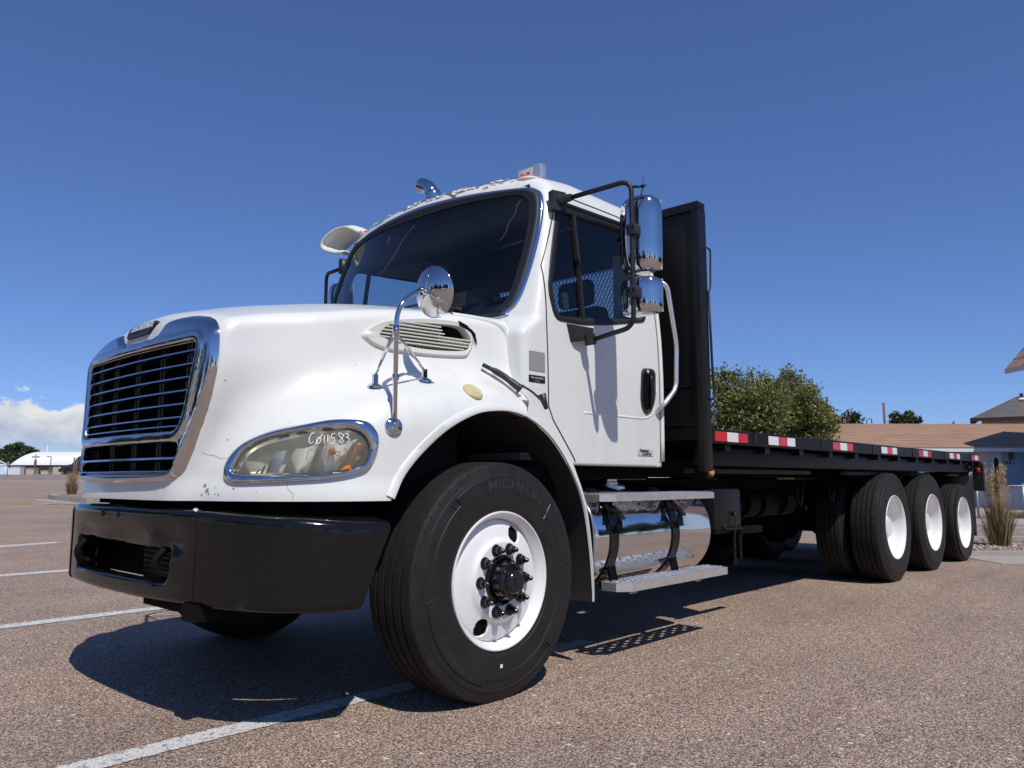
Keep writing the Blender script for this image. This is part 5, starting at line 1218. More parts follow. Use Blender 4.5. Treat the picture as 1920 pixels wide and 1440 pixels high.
# ------------------------------------------------------------------ headboard and flatbed
hb = empty('headboard', (1.85, 0, 1.03), truck)
for nm_, a_, b_ in (('headboard_panel', (-1.19, .20), (1.19, .93)), ('headboard_panel', (-1.19, 1.44), (1.19, 1.70)), ('headboard_panel', (-1.19, .93), (-.62, 1.44)), ('headboard_panel', (.62, .93), (1.19, 1.44))): g = G(); g.box((-.03, a_[0], a_[1]), (-.01, b_[0], b_[1])); g.obj(nm_, 'bed_black', hb, False)
g = G()
for i in np.arange(-.62 - .3, .62, .034):
    for sg in (-1, 1):
        y0 = i if sg > 0 else i + .3; t0 = max(0, (-.62 - y0) / (.3 * sg)) if sg > 0 else max(0, (y0 - .62) / .3); t1 = min(1, (.62 - y0) / .3) if sg > 0 else min(1, (y0 + .62) / .3)
        if t1 > t0: g.tube([(-.02, y0 + .3 * sg * t0, .93 + .51 * t0), (-.02, y0 + .3 * sg * t1, .93 + .51 * t1)], .0042, 4, cap=False)
q = g.obj('window_mesh', 'bed_black', hb, False); q['kind'] = 'stuff'
for s in (-1, 1):
    g = G(); g.box((-.055, s * 1.19, .0), (.048, s * 1.245, 1.70), .004); g.obj('headboard_post', 'bed_black', hb, 30)
g = G(); g.box((-.052, -1.243, 1.702), (.045, 1.243, 1.758), .004); g.obj('headboard_top', 'bed_black', hb, 30)
for z in (.30, .55): g = G(); g.box((-.036, -1.188, z - .004), (-.0305, 1.188, z + .004)); g.obj('panel_seam', 'black_satin', hb, False)
for y in (-.66, .66): g = G(); g.box((-.009, y - .04, .2), (.04, y + .04, 1.70)); g.obj('headboard_rib', 'bed_black', hb, False)
g = G(); g.tube(bend([(.045, -1.25, 1.46), (.09, -1.25, 1.455), (.075, -1.25, 1.20), (.055, -1.25, 1.17)], .02), .006, 6); g.tube(bend([(.05, -1.25, 1.17), (.06, -1.25, .85), (.07, -1.25, .60), (.085, -1.25, .50), (.07, -1.25, .46), (.02, -1.25, .462)], .02), .008, 6); g.obj('hold_down_rod', 'black_satin', hb, True)
bed = empty('flatbed', (1.90, 0, 1.0), truck); BX0, BX1 = 0.0, 7.23
g = G(); g.box((BX0, -1.18, .245), (BX1, 1.18, .295)); g.obj('deck', 'bed_black', bed, False)
for s in (-1, 1):
    g = G(); g.box((BX0, s * 1.195, .21), (BX1, s * 1.24, .304), .006); g.obj('side_rail', 'bed_black', bed, 30)
    g = G(); g.box((BX0, s * 1.10, .075), (BX1 + .02, s * 1.135, .195), .004); g.box((BX0, s * 1.06, .07), (BX1, s * 1.10, .082)); g.obj('side_sill', 'bed_black', bed, 30)
    for i, x in enumerate(np.arange(.30, BX1 - .1, .612)):
        g = G(); g.box((x - .04, s * 1.136, .165), (x + .04, s * 1.192, .208)); g.obj('stake_pocket', 'bed_black', bed, False)
    for x in np.arange(.62, 7.1, 1.22): g = G(); g.box((x - .028, s * 1.2402, .212), (x + .028, s * 1.2445, .302)); g.obj('rail_joint', 'bed_black', bed, False)
    for x0, x1 in ((.0, 1.95), (2.75, 3.85), (4.75, 5.45), (6.2, 6.72)): g = G(); g.box((x0, s * 1.03, .02), (x1, s * 1.09, .052), .006); g.obj('winch_track', 'liner_grey', bed, 30)
    g = G(); g.box((BX0, s * .43 - .05, .0), (BX1, s * .43 + .05, .14)); g.obj('long_sill', 'chassis_black', bed, False)
    for x in (.55, 1.85, 2.55, 3.4, 5.1):
        g = G(); a_ = rng.uniform(.05, .12); g.tube(bend([(x, s * 1.02, .07), (x + .01, s * 1.0, -.10 - a_), (x + .10, s * 1.0, -.16 - a_), (x + .16, s * 1.0, -.05), (x + .16, s * 1.02, .06)], .04), .006, 6); g.obj('brake_line', 'chassis_black', bed, True)
for x in np.arange(.25, BX1, .61): g = G(); g.box((x - .03, -1.09, .14), (x + .03, 1.09, .244)); g.obj('crossmember', 'chassis_black', bed, False)
for i in range(7):
    x0 = .035 + 1.2155 * i if i < 6 else 6.765
    x0 = [.04, .83, 2.06, 3.285, 4.485, 5.715, 6.765][i]; cl = ['r', 'w', 'r'] if i % 2 == 0 else ['w', 'r', 'w']; wd = (.165, .155, .14)
    for s in (-1, 1):
        x = x0
        for c, w in zip(cl, wd): g = G(); g.box((x, s * 1.2395, .226), (x + w, s * 1.2422, .288)); g.obj('reflective_tape', 'red_tape' if c == 'r' else 'white_tape', bed, False); x += w + .0008
    
ml = empty('side_marker', (1.99, -1.14, 1.01), truck)
g = G(); g.box((-.05, -.04, -.03), (.09, .08, -.022)); g.box((-.055, -.04, -.03), (-.045, .08, .06)); g.obj('lamp_bracket', 'chassis_black', ml, False)
g = G(); g.box((-.03, -.035, -.02), (.05, .02, .045), .01); g.obj('lamp_body', 'black_plastic', ml, 40)
g = G(); g.sphere((.015, -.036, .012), 1, 14, 8, (.030, .014, .022)); g.obj('lens', 'lamp_amber', ml, True)
# rear end: mud flaps, brackets, tail lamps
for s in (-1, 1):
    mf = empty('mud_flap', (8.93, s * .90, .26), truck)
    g = G(); V = np.array([[(.02 * math.sin(z * 5) * (1 - z), s * y, z) for z in np.linspace(0, .82, 9)] for y in (-.29, 0, .28)]); g.grid(V); fl = g.obj('flap', 'black_plastic', mf, True); md = fl.modifiers.new('s', 'SOLIDIFY'); md.thickness = .012
    g = G(); g.prism([(s * -.05, .82), (s * .30, .82), (s * .30, 1.0), (s * .12, 1.0)], -.05, -.03, 'x'); 
    norm_fix(g.obj('flap_bracket', 'black_satin', mf, False))
    g = G()
    for i in range(5):
        for j in range(4):
            y = -.02 + i * .062 + (.03 if j % 2 else 0); z = .84 + j * .042
            if y > -.05 + (z - .82) * .95 and y < .28: g.sphere((-.052, s * y, z), 1, 6, 4, (.008, .016, .009))
    q = g.obj('tread_bumps', 'aluminium', mf, False); q['kind'] = 'stuff'
    tl = empty('tail_lamp', (9.16, s * 1.16, 1.02), truck)
    g = G(); g.prism([(s * -.14, -.19), (s * .10, -.19), (s * .10, .16), (s * .06, .20), (s * -.14, .20)], -.02, .06, 'x'); norm_fix(g.obj('lamp_box', 'black_satin', tl, False))
    g = G(); g.sphere((-.03, s * .04, .08), 1, 12, 8, (.02, .035, .035)); g.obj('lens', 'red_lens', tl, True)

for s in (1,):
    mf = empty('mud_flap', (4.90, s * .88, .14), truck)  # unseen black sheet added to keep sunlit far-side ground out of view
    g = G(); g.box((-.006, -.55, 0), (.006, .30, .86)); g.obj('flap', 'chassis_black', mf, False)
# ================================================================== surroundings
ROT = YAW - math.pi / 2                       # local x = lateral, local y = depth
def LD(px, d): return (px - 960) / 1458.03 * (d * math.cos(PITCH) + .0) * 1.0 / math.cos(PITCH) if False else float((at(px, 899, d) - CAM) @ RGT)
def ZZ(py, d, px=960): return float(at(px, py, d)[2])
def place(name, l, d, z=None):
    p = fr(l, d); e = empty(name, (p[0], p[1], float(gz(p[0], p[1])) if z is None else z)); e.rotation_euler = (0, 0, ROT); return e
def _shingle(m, nt, b, cols):
    k = NB(nt); p = k.obj(); q = k.mapping(p, (1.1, 4.5, 4.5)); v = k.vor(1.0, q, 'Color'); sp = k.n('ShaderNodeSeparateColor'); k.l(v, sp.inputs[0])
    k.l(k.mix(.35, k.ramp(sp.outputs[0], (0., cols[0]), (.5, cols[1]), (1., cols[2])), k.ramp(k.noise(3, 5, .6, p), (.3, cols[0]), (.7, cols[1]))), b.inputs['Base Color'])
mat('shingle_brown', build=lambda m, nt, b: _shingle(m, nt, b, ((.27, .155, .10), (.40, .255, .175), (.33, .205, .14))), rough=.95)
mat('shingle_grey', build=lambda m, nt, b: _shingle(m, nt, b, ((.10, .085, .078), (.15, .125, .11), (.12, .10, .09))), rough=.95)
mat('siding_blue', (.44, .60, .74), .7); mat('trim_white', (.72, .72, .70), .6); mat('fascia', (.55, .50, .44), .7); mat('door_cream', (.80, .79, .75), .55); mat('pane_dark', (.02, .025, .03), .08, spec=.8)
mat('tan_wall', (.42, .33, .24), .9); mat('pole_wood', (.16, .10, .075), .9); mat('pole_steel', (.28, .29, .30), .5, .6); mat('quonset_white', (.80, .80, .79), .6); mat('shed_brown', (.16, .10, .075), .9); mat('shed_dark', (.03, .028, .027), .9)
mat('beige_box', (.50, .44, .35), .8); mat('sign_green', (.02, .22, .13), .5); mat('car_black', (.008, .008, .009), .25, coat=.8); mat('mesh_wire', (.38, .39, .40), .5, .7); mat('bark', (.09, .06, .04), .95)
def _leaf(m, nt, b, c0, c1, c2):
    k = NB(nt); oi = k.n('ShaderNodeNewGeometry').outputs['Random Per Island']
    k.l(k.ramp(oi, (0., c0), (.5, c1), (1., c2)), b.inputs['Base Color']); b.inputs['Subsurface Weight'].default_value = 0.
    tr = k.n('ShaderNodeBsdfTranslucent'); tr.inputs[0].default_value = (*[q * 1.2 for q in c1], 1); mx_ = k.n('ShaderNodeMixShader'); mx_.inputs[0].default_value = .25
    out = [n for n in nt.nodes if n.type == 'OUTPUT_MATERIAL'][0]; k.l(b.outputs[0], mx_.inputs[1]); k.l(tr.outputs[0], mx_.inputs[2]); k.l(mx_.outputs[0], out.inputs[0])
mat('leaf', rough=.5, build=lambda m, nt, b: _leaf(m, nt, b, (.085, .105, .025), (.18, .20, .05), (.30, .29, .11)))
mat('leaf_dark', rough=.55, build=lambda m, nt, b: _leaf(m, nt, b, (.028, .045, .016), (.055, .080, .026), (.085, .105, .040)))
mat('grass_dry', rough=.8, build=lambda m, nt, b: _leaf(m, nt, b, (.30, .20, .10), (.42, .30, .16), (.50, .38, .22)))
mat('grass_green', rough=.7, build=lambda m, nt, b: _leaf(m, nt, b, (.07, .08, .025), (.12, .12, .04), (.22, .18, .07)))

def foliage(blobs, n, size, seed, squash=1.):
    """leaf quads through a set of ellipsoids (x, y, z, rx, ry, rz)"""
    r_ = np.random.default_rng(seed); B = np.array(blobs, float); w = (B[:, 3] * B[:, 4] * B[:, 5]) ** .62; k = r_.choice(len(B), n, p=w / w.sum())
    d = r_.normal(size=(n, 3)); d /= np.linalg.norm(d, axis=1)[:, None]; rad = r_.random(n) ** .42; c = B[k, :3] + d * rad[:, None] * B[k, 3:]
    c += r_.normal(size=(n, 3)) * .075
    a = r_.normal(size=(n, 3)); a /= np.linalg.norm(a, axis=1)[:, None]; b = np.cross(a, r_.normal(size=(n, 3))); b /= np.linalg.norm(b, axis=1)[:, None]
    s_ = size * r_.uniform(.5, 1.6, n)[:, None]; V = np.stack([c - a * s_, c + b * s_ * .42, c + a * s_, c - b * s_ * .42], 1).reshape(-1, 3); F = np.arange(n * 4).reshape(n, 4); return V, F
def tree(name, label, l, d, blobs, n, size, seed, m_='leaf', group=None, trunk=.09, z=None):
    t = place(name, l, d, z); B = np.array(blobs, float); V, F = foliage(blobs, n, size, seed); mesh('crown', V, F, m_, t)
    top = B[np.argmax(B[:, 2])]; g = G(); g.tube(smooth_path([(0, 0, -.1), (.03, .0, top[2] * .3), (top[0] * .3, top[1] * .3, top[2] * .6), (top[0], top[1], top[2])], 4), np.linspace(trunk, trunk * .25, 13), 8)
    for b in B[:9]: g.tube(smooth_path([(0, 0, b[2] * .35), (b[0] * .5, b[1] * .5, b[2] * .7), (b[0], b[1], b[2] + b[5] * .6)], 3), np.linspace(trunk * .45, trunk * .08, 7), 5)
    g.obj('trunk', 'bark', t, True); tag(t, label, 'tree', group); return t
# --- right: two trees behind the deck
r_ = np.random.default_rng(3)
def blobset(l0, l1, z0, z1, dep, n, s, seed, taper=.6):
    q = np.random.default_rng(seed); out = []
    for i in range(n):
        u = q.uniform(-1, 1); zz = q.uniform(0, 1) ** .8; ll = (l0 + l1) / 2 + u * (l1 - l0) / 2 * (1 - taper * zz ** 2); out.append((ll, q.uniform(-dep, dep), z0 + (z1 - z0) * zz * (1 - .25 * abs(u)), s * q.uniform(.7, 1.3), s * q.uniform(.7, 1.2), s * q.uniform(.6, 1.2)))
    return out
D1 = 22.; c1 = LD(1395, D1); b1 = blobset(LD(1340, D1) - c1 + .3, LD(1475, D1) - c1 - .1, .9, ZZ(716, D1), .8, 46, .44, 11, .22) + [(LD(1355, D1) - c1, 0, ZZ(706, D1) - .15, .22, .2, .3), (LD(1436, D1) - c1, 0, ZZ(715, D1), .14, .14, .28), (LD(1375, D1) - c1, 0, ZZ(712, D1), .22, .2, .25)] + [(LD(px_, D1) - c1, 0, ZZ(py_, D1), .30, .3, .32) for px_, py_ in ((1352, 730), (1358, 755), (1350, 780), (1356, 805), (1372, 740), (1380, 770), (1400, 730), (1440, 745), (1460, 770), (1462, 738), (1474, 752), (1470, 730), (1450, 725))]
q9 = np.random.default_rng(77)
b1 += [(LD(px_, D1) - c1, q9.uniform(-.3, .3), ZZ(py_, D1), .07 + .05 * q9.random(), .10, .20 + .1 * q9.random()) for px_, py_ in ((1345, 700), (1362, 698), (1385, 705), (1398, 702), (1412, 708), (1440, 706), (1452, 715), (1470, 722))]
tree('deciduous_tree', 'leafy green tree just behind the black headboard', c1, D1, b1, 34000, .05, 21)
c2 = LD(1500, D1 + 1.5); D2_ = D1 + 1.5; b2 = blobset(LD(1438, D2_) - c2 + .2, LD(1568, D2_) - c2 - .25, .8, ZZ(742, D2_), .8, 44, .40, 12, .45) + [(LD(1487, D2_) - c2, 0, ZZ(708, D2_), .2, .2, .32), (LD(1530, D2_) - c2, 0, ZZ(735, D2_), .22, .2, .2), (LD(1545, D2_) - c2, 0, ZZ(775, D2_), .35, .3, .3), (LD(1560, D2_) - c2, 0, ZZ(805, D2_), .3, .3, .4)] + [(LD(px_, D2_) - c2, 0, ZZ(py_, D2_), .30, .3, .30) for px_, py_ in ((1470, 745), (1480, 725), (1500, 735), (1520, 760), (1548, 792), (1460, 790))]
b2 += [(LD(px_, D2_) - c2, q9.uniform(-.3, .3), ZZ(py_, D2_), .07 + .05 * q9.random(), .10, .18 + .1 * q9.random()) for px_, py_ in ((1478, 700), (1492, 702), (1505, 712), (1522, 722), (1537, 733), (1552, 760), (1565, 785), (1512, 718))]
tree('deciduous_tree', 'leafy green tree behind the deck, beside the brown house roof', c2, D2_, b2, 32000, .05, 22)
cA = LD(1590, 62); tree('deciduous_tree', 'small dark green tree peeping over the left end of the brown roof', cA, 62, [(-.6, 0, ZZ(795, 62), .8, .6, .7), (.3, 0, ZZ(790, 62), .8, .6, .9), (.9, 0, ZZ(788, 62), .5, .5, .7), (0, 0, 3, 1.2, 1, 2)], 3500, .13, 23, 'leaf_dark')
cB = LD(1705, 52); tree('deciduous_tree', 'sparse treetop rising behind the middle of the brown roof ridge', cB, 52, [(-.7, 0, ZZ(783, 52), .35, .3, .45), (0, 0, ZZ(788, 52), .6, .4, .5), (.25, 0, ZZ(780, 52), .25, .3, .4), (.7, 0, ZZ(791, 52), .35, .3, .3), (-.3, 0, ZZ(795, 52), .8, .4, .5), (0, 0, 3, .8, .6, 1.5)], 2200, .14, 24, 'leaf_dark', trunk=.12)
# poles and pipes
def post(name, label, px, d, ytop, r, m_, cat='pole'):
    p = fr(LD(px, d), d); zt = ZZ(ytop, d, px); o = G(); o.tube([(0, 0, 0), (0, 0, zt)], [r * 1.15, r], 10); q = o.obj(name, m_, None, True); q.location = (*p, 0); return tag(q, label, cat)
post('utility_pole', 'brown wooden pole standing up behind the leafy tree by the headboard', 1417, 40, 693, .055, 'pole_wood')
post('utility_pole', 'dark brown post above the brown roof ridge, taller than the vents', 1665, 45, 755, .065, 'pole_wood')
e = place('vent_pipe', LD(1636, 40), 40, 0); z_ = ZZ(784, 40); g = G(); g.tube(bend([(-.14, 0, 2.0), (-.14, 0, z_ - .15), (-.05, 0, z_), (.12, 0, z_ - .02), (.13, 0, z_ - .25)], .1), .035, 8); g.tube([(.13, 0, 2.0), (.13, 0, z_ - .05)], .03, 6); g.obj('pipe', 'pole_steel', e, True); tag(e, 'bent grey vent pipe hooked over behind the brown roof', 'pipe')
# --- the long brown-roofed house with blue siding
DH = 28.
hs = place('house', LD(1880, DH), DH, 0); x0 = LD(1575, DH) - LD(1880, DH); x1 = 9.; ze = ZZ(841, DH, 1880); zr = ZZ(795, DH + 5.2, 1720)
g = G(); g.box((x0 + .5, 0, 0), (LD(1846, DH) - LD(1880, DH), 8, ze)); g.obj('wall', 'siding_blue', hs, False)
nb = 13
for i in range(nb):        # lap siding boards
    za = i * ze / nb; zb = (i + 1) * ze / nb - .002; xa = LD(1876, DH) - LD(1880, DH) + .06; g = G(); g.add([(xa, -.030, za), (x1, -.030, za), (x1, -.006, zb), (xa, -.006, zb), (xa, 0.02, za), (x1, .02, za), (x1, .02, zb), (xa, .02, zb)], [(0, 1, 2, 3), (0, 4, 5, 1), (3, 2, 6, 7), (0, 3, 7, 4), (1, 5, 6, 2)]); g.obj('siding_board', 'siding_blue', hs, False)
g = G(); g.box((LD(1842, DH) - LD(1880, DH) + .02, .02, 0), (x1, 7.9, ze)); g.obj('wall_core', 'siding_blue', hs, False)
dx0 = LD(1838, DH) - LD(1880, DH); dx1 = LD(1877, DH) - LD(1880, DH); zd = ZZ(851, DH, 1860)
g = G(); g.box((dx0 - .05, -.06, 0), (dx0, .0, zd + .06)); g.box((dx1, -.06, 0), (dx1 + .05, 0, zd + .06)); g.box((dx0, -.06, zd), (dx1, 0, zd + .06)); fr_ = g.obj('door_frame', 'trim_white', hs, False)
dm_ = (dx0 * .45 + dx1 * .55)
for a_, b_ in ((dx0, dm_), (dm_ + .01, dx1)):
    g = G(); g.box((a_, -.03, .02), (b_ - .004, -.005, zd)); dr_ = g.obj('entrance_door', 'door_cream', hs, False)
xc = (dm_ + dx1) / 2 + .02; g = G(); zc = zd - .62; g.add([(xc + .085 * math.cos(t), -.034, zc + (.40 if math.sin(t) > 0 else -.40) + .085 * math.sin(t)) for t in np.linspace(0, 2 * math.pi, 22, endpoint=False)], [tuple(range(22))]); norm_fix(g.obj('door_light', 'pane_dark', hs, False))
g = G(); g.box((x0, -.72, ze - .14), (x1, -.66, ze + .01)); g.obj('fascia', 'trim_white', hs, False)
g = G(); g.box((x0, -.70, ze - .02), (x1, .05, ze)); g.obj('soffit', 'trim_white', hs, False)
# roof of shingle courses
ncr = 16
for i in range(ncr):
    t0, t1 = i / ncr, (i + 1) / ncr + .006; ya, yb = -.74 + 5.94 * t0, -.74 + 5.94 * t1; za, zb = ze + (zr - ze) * t0, ze + (zr - ze) * t1
    g = G(); xs = np.linspace(x0 - .2, x1, 40); lift = .022; V = np.array([[(x, ya, za + .004), (x, ya, za + lift + .004 * math.sin(x * 7 + i * 2)), (x, yb, zb + .006)] for x in xs]); g.grid(V); norm_fix(g.obj('shingle_course', 'shingle_brown', hs, False))
g = G(); g.add([(x0, -.7, ze), (x1, -.7, ze), (x1, 5.2, zr - .01), (x0, 5.2, zr - .01), (x0, 11, ze), (x1, 11, ze)], [(0, 1, 2, 3), (3, 2, 5, 4), (0, 3, 4), (1, 5, 2)]); g.obj('roof_deck', 'shingle_brown', hs, False)
for px, yt, rr in ((1591, 785, .06), (1798, 790, .05), (1676, 793, .04)): xx = LD(px, DH + 5) - LD(1880, DH); g = G(); g.cyl((xx, 5.1, zr - .3), (xx, 5.1, ZZ(yt, DH + 5, px)), rr, 8); g.obj('roof_vent', 'pole_wood', hs, True)
lx = LD(1896, DH) - LD(1880, DH); lz = ZZ(857, DH, 1896); g = G(); g.box((lx - .06, -.14, lz - .10), (lx + .06, -.03, lz + .10), .02); g.add([(lx - .08, -.16, lz + .10), (lx + .08, -.16, lz + .10), (lx + .08, -.03, lz + .10), (lx - .08, -.03, lz + .10), (lx, -.09, lz + .19)], [(0, 1, 4), (1, 2, 4), (2, 3, 4), (3, 0, 4)]); g.obj('porch_lamp', 'shed_brown', hs, False)
v, f = text_mesh('6 9 0 1', .15, .006, .002); v = v * [1.15, 1, 1]; v = np.column_stack([v[:, 0] + LD(1892, DH) - LD(1880, DH), -.034 - v[:, 2], v[:, 1] + ZZ(868, DH, 1892)]); mesh('house_number', v, f, 'pane_dark', hs)
g = G(); g.box((dx0 - 1, -1.6, 0), (x1, -.0, .05)); g.obj('porch_slab', 'concrete', hs, False)
tag(hs, 'single-storey house with long brown shingle roof and blue lap siding, numbered 6901', 'house')
# two-storey neighbour whose roof corner shows at the right edge
DN = 26.5; h2 = place('house', LD(1901, DN), DN, 0); z2 = ZZ(693, DN, 1889); ov = .62; L_ = 8.; DL = 11.; sl_ = 1.1; ap = ov + L_ / 2
g = G(); g.box((ov, -DL + .5, 0), (ov + L_, -.45, z2 - .05)); g.add([(ov, -.45, z2 - .05), (ov + L_, -.45, z2 - .05), (ap, -.45, z2 + (ap - .4) * sl_), (ov, -DL + .5, z2 - .05), (ov + L_, -DL + .5, z2 - .05), (ap, -DL + .5, z2 + (ap - .4) * sl_)], [(0, 1, 2), (3, 5, 4)]); g.obj('wall', 'siding_blue', h2, False)
g = G(); g.box((-.03, -DL, z2 - .14), (.05, .0, z2 + .02)); g.obj('fascia', 'fascia', h2, False)
for i in range(16):
    t0, t1 = i / 16, (i + 1) / 16 + .008; g = G()
    for sg in (1, -1):
        xa, xb = (ap * t0, ap * t1) if sg > 0 else (2 * ap - ap * t0, 2 * ap - ap * t1); za, zb = z2 + ap * t0 * sl_ + .03, z2 + ap * t1 * sl_ + .012
        g.add([(xa, -DL, za), (xa, .0, za), (xb, .0, zb), (xb, -DL, zb), (xa, -DL, za - .03), (xa, 0, za - .03)], [(0, 1, 2, 3), (4, 5, 1, 0)])
    norm_fix(g.obj('shingle_course', 'shingle_brown', h2, False))
g = G(); g.add([(0, -.02, z2 - .02), (ap, -.02, z2 + ap * sl_ - .03), (2 * ap, -.02, z2 - .02), (2 * ap, -.02, z2 - .16), (ap, -.02, z2 + ap * sl_ - .2), (0, -.02, z2 - .16)], [(0, 1, 4, 5), (1, 2, 3, 4)]); g.obj('rake_board', 'fascia', h2, False)
tag(h2, 'tall house whose brown shingle eave corner juts in at the right edge', 'house')
# grey-roofed house behind
DG = 46.; h3 = place('house', LD(1829, DG), DG, 0); ze3 = ZZ(785, DG, 1860); zr3 = ZZ(748, DG + 3, 1870); xr = LD(1853, DG + 3) - LD(1829, DG)
g = G(); g.box((.55, .4, 0), (9, 7, ze3)); g.obj('wall', 'tan_wall', h3, False)
n3 = 10
for i in range(n3):
    t0, t1 = i / n3, (i + 1) / n3 + .01; P = lambda t, e: (0 + xr * t, -.1 + 3.1 * t, ze3 + (zr3 - ze3) * t + e)
    g = G(); a_, b_ = P(t0, .03), P(t1, .012); g.add([a_, (11, a_[1], a_[2]), (11, b_[1], b_[2]), b_, (a_[0], 7.4 - a_[1], a_[2]), (b_[0], 7.4 - b_[1], b_[2])], [(0, 1, 2, 3), (4, 0, 3, 5)]); g.obj('shingle_course', 'shingle_grey', h3, False)
g = G(); g.box((-.02, -.14, ze3 - .16), (11, -.06, ze3 + .03)); g.box((-.06, -.14, ze3 - .16), (.02, 7.5, ze3 + .03)); g.obj('gutter', 'shed_dark', h3, False)
g = G(); g.tube(bend([(.12, -.1, ze3 - .1), (.14, .1, ze3 - .35), (.5, .38, ze3 - .5), (.5, .38, .5)], .1), .05, 8); g.obj('downpipe', 'shed_dark', h3, True)
for px, yt, r0 in ((1866, 745, .07), (1902, 738, .03)):
    xx = LD(px, DG + 2.5) - LD(1829, DG); zz = ze3 + (zr3 - ze3) * .85; g = G(); g.cyl((xx, 2.4, zz - .2), (xx, 2.4, ZZ(yt, DG + 2.4, px)), r0, 10)
    if r0 > .05: g.cyl((xx, 2.4, ZZ(yt, DG + 2.4, px) - .02), (xx, 2.4, ZZ(yt, DG + 2.4, px) + .05), .11, 10)
    g.obj('roof_vent', 'shed_dark', h3, True); g = G(); g.lathe([(.22, 0), (.08, .12)], (xx, 2.4, zz - .06), (0, 0, 1), 12); g.obj('vent_flashing', 'trim_white', h3, True)
h3.rotation_euler = (0, 0, ROT - math.atan2(LD(1829, DG), DG))
tag(h3, 'house with grey hipped roof behind the brown-roofed one', 'house')
# chain-link fence in front of the blue house
DF = 20.; cf = place('chain_link_fence', LD(1830, DF), DF, 0); fl = 3.6; fh = ZZ(911, DF, 1880)
for x in (0.0, 1.18, 2.4, 3.6): g = G(); g.cyl((x, 0, 0), (x, 0, fh + .02), .025, 8); g.sphere((x, 0, fh + .03), .03, 8, 6); g.obj('post', 'mesh_wire', cf, True)
g = G(); g.cyl((0, 0, fh), (fl, 0, fh), .018, 8); g.obj('top_rail', 'mesh_wire', cf, True)
g = G()
for i in np.arange(-fh, fl, .075):
    for sg in (1, -1):
        a_ = np.array((i, 0, 0)) if sg > 0 else np.array((i, 0, fh)); t_a = max(0, -i / fh); t_b = min(1, (fl - i) / fh)
        if t_b <= t_a: continue
        g.tube([a_ + np.array((fh * t_a, .004 * sg, sg * fh * t_a)), a_ + np.array((fh * t_b, .004 * sg, sg * fh * t_b))], .0032, 3, cap=False)
q = g.obj('wire_mesh', 'mesh_wire', cf, False); q['kind'] = 'stuff'
tag(cf, 'low grey chain-link fence in front of the blue house', 'fence')
# verge: gutter, kerb, gravel bed, path, lawn
def slab(name, l0, l1, d0, d1, z0, z1, m_):
    g = G(); P = [np.array((*fr(l, d), z)) for z in (z0, z1) for l, d in ((l0, d0), (l1, d0), (l1, d1), (l0, d1))]; g.add(P, [(3, 2, 1, 0), (4, 5, 6, 7), (0, 1, 5, 4), (1, 2, 6, 5), (2, 3, 7, 6), (3, 0, 4, 7)]); return structure(g.obj(name, m_, None, False))
lr = 5.72
slab('gutter', lr, 20, 9.25, 10.18, -.05, .006, 'concrete'); slab('kerb', lr + .0, 20, 10.18, 10.34, -.05, .06, 'concrete'); slab('gravel_bed', lr, 20, 10.34, 12.55, -.05, .045, 'gravel'); slab('kerb', lr + .55, 20, 12.55, 12.72, -.05, .075, 'concrete')
slab('path', 9.0, 30, 17.2, 19.3, -.05, .03, 'concrete'); slab('driveway', 9.0, 30, 20.6, 26.3, -.05, .045, 'concrete')
g = G(); P = []
for (l, d) in ((8.2, 15.9), (20, 15.9), (20, 16.05), (8.2, 16.05)): P.append((*fr(l, d), .005))
g.add(P, [(0, 1, 2, 3)]); o = norm_fix(g.obj('road_line', 'white_line', None, False)); ul = o.data.uv_layers.new(name='UVMap')
for i_, lp in enumerate(o.data.loops): ul.data[lp.index].uv = (0, .5)
structure(o)
# stones in the bed: the larger ones singly
def rock_mesh(seed):
    q = np.random.default_rng(seed); bm = bmesh.new(); bmesh.ops.create_icosphere(bm, subdivisions=1, radius=1)
    for v in bm.verts: v.co *= q.uniform(.7, 1.2); v.co.z *= .65
    me = bpy.data.meshes.new('rock'); bm.to_mesh(me); bm.free(); return me
RM = []
for i, m_ in enumerate(('rock_tan', 'rock_grey', 'rock_pale', 'rock_tan')):
    me = rock_mesh(i + 5); me.materials.append(MATS[m_]); RM.append(me)
bedo = [o for o in bpy.data.objects if o.name == 'gravel_bed'][0]; q_ = np.random.default_rng(9)
for i in range(260):
    l = lr + .05 + q_.random() * 1.9; d = 10.38 + q_.random() ** 1.5 * 2.0; s_ = q_.uniform(.014, .036)
    o = bpy.data.objects.new('rock', RM[i % 4]); COL.objects.link(o); o.parent = bedo; p = fr(l, d); o.location = (p[0], p[1], .047 + s_ * .25); o.scale = (s_ * q_.uniform(.8, 1.3), s_, s_); o.rotation_euler = (q_.uniform(0, .6), 0, q_.uniform(0, 6))
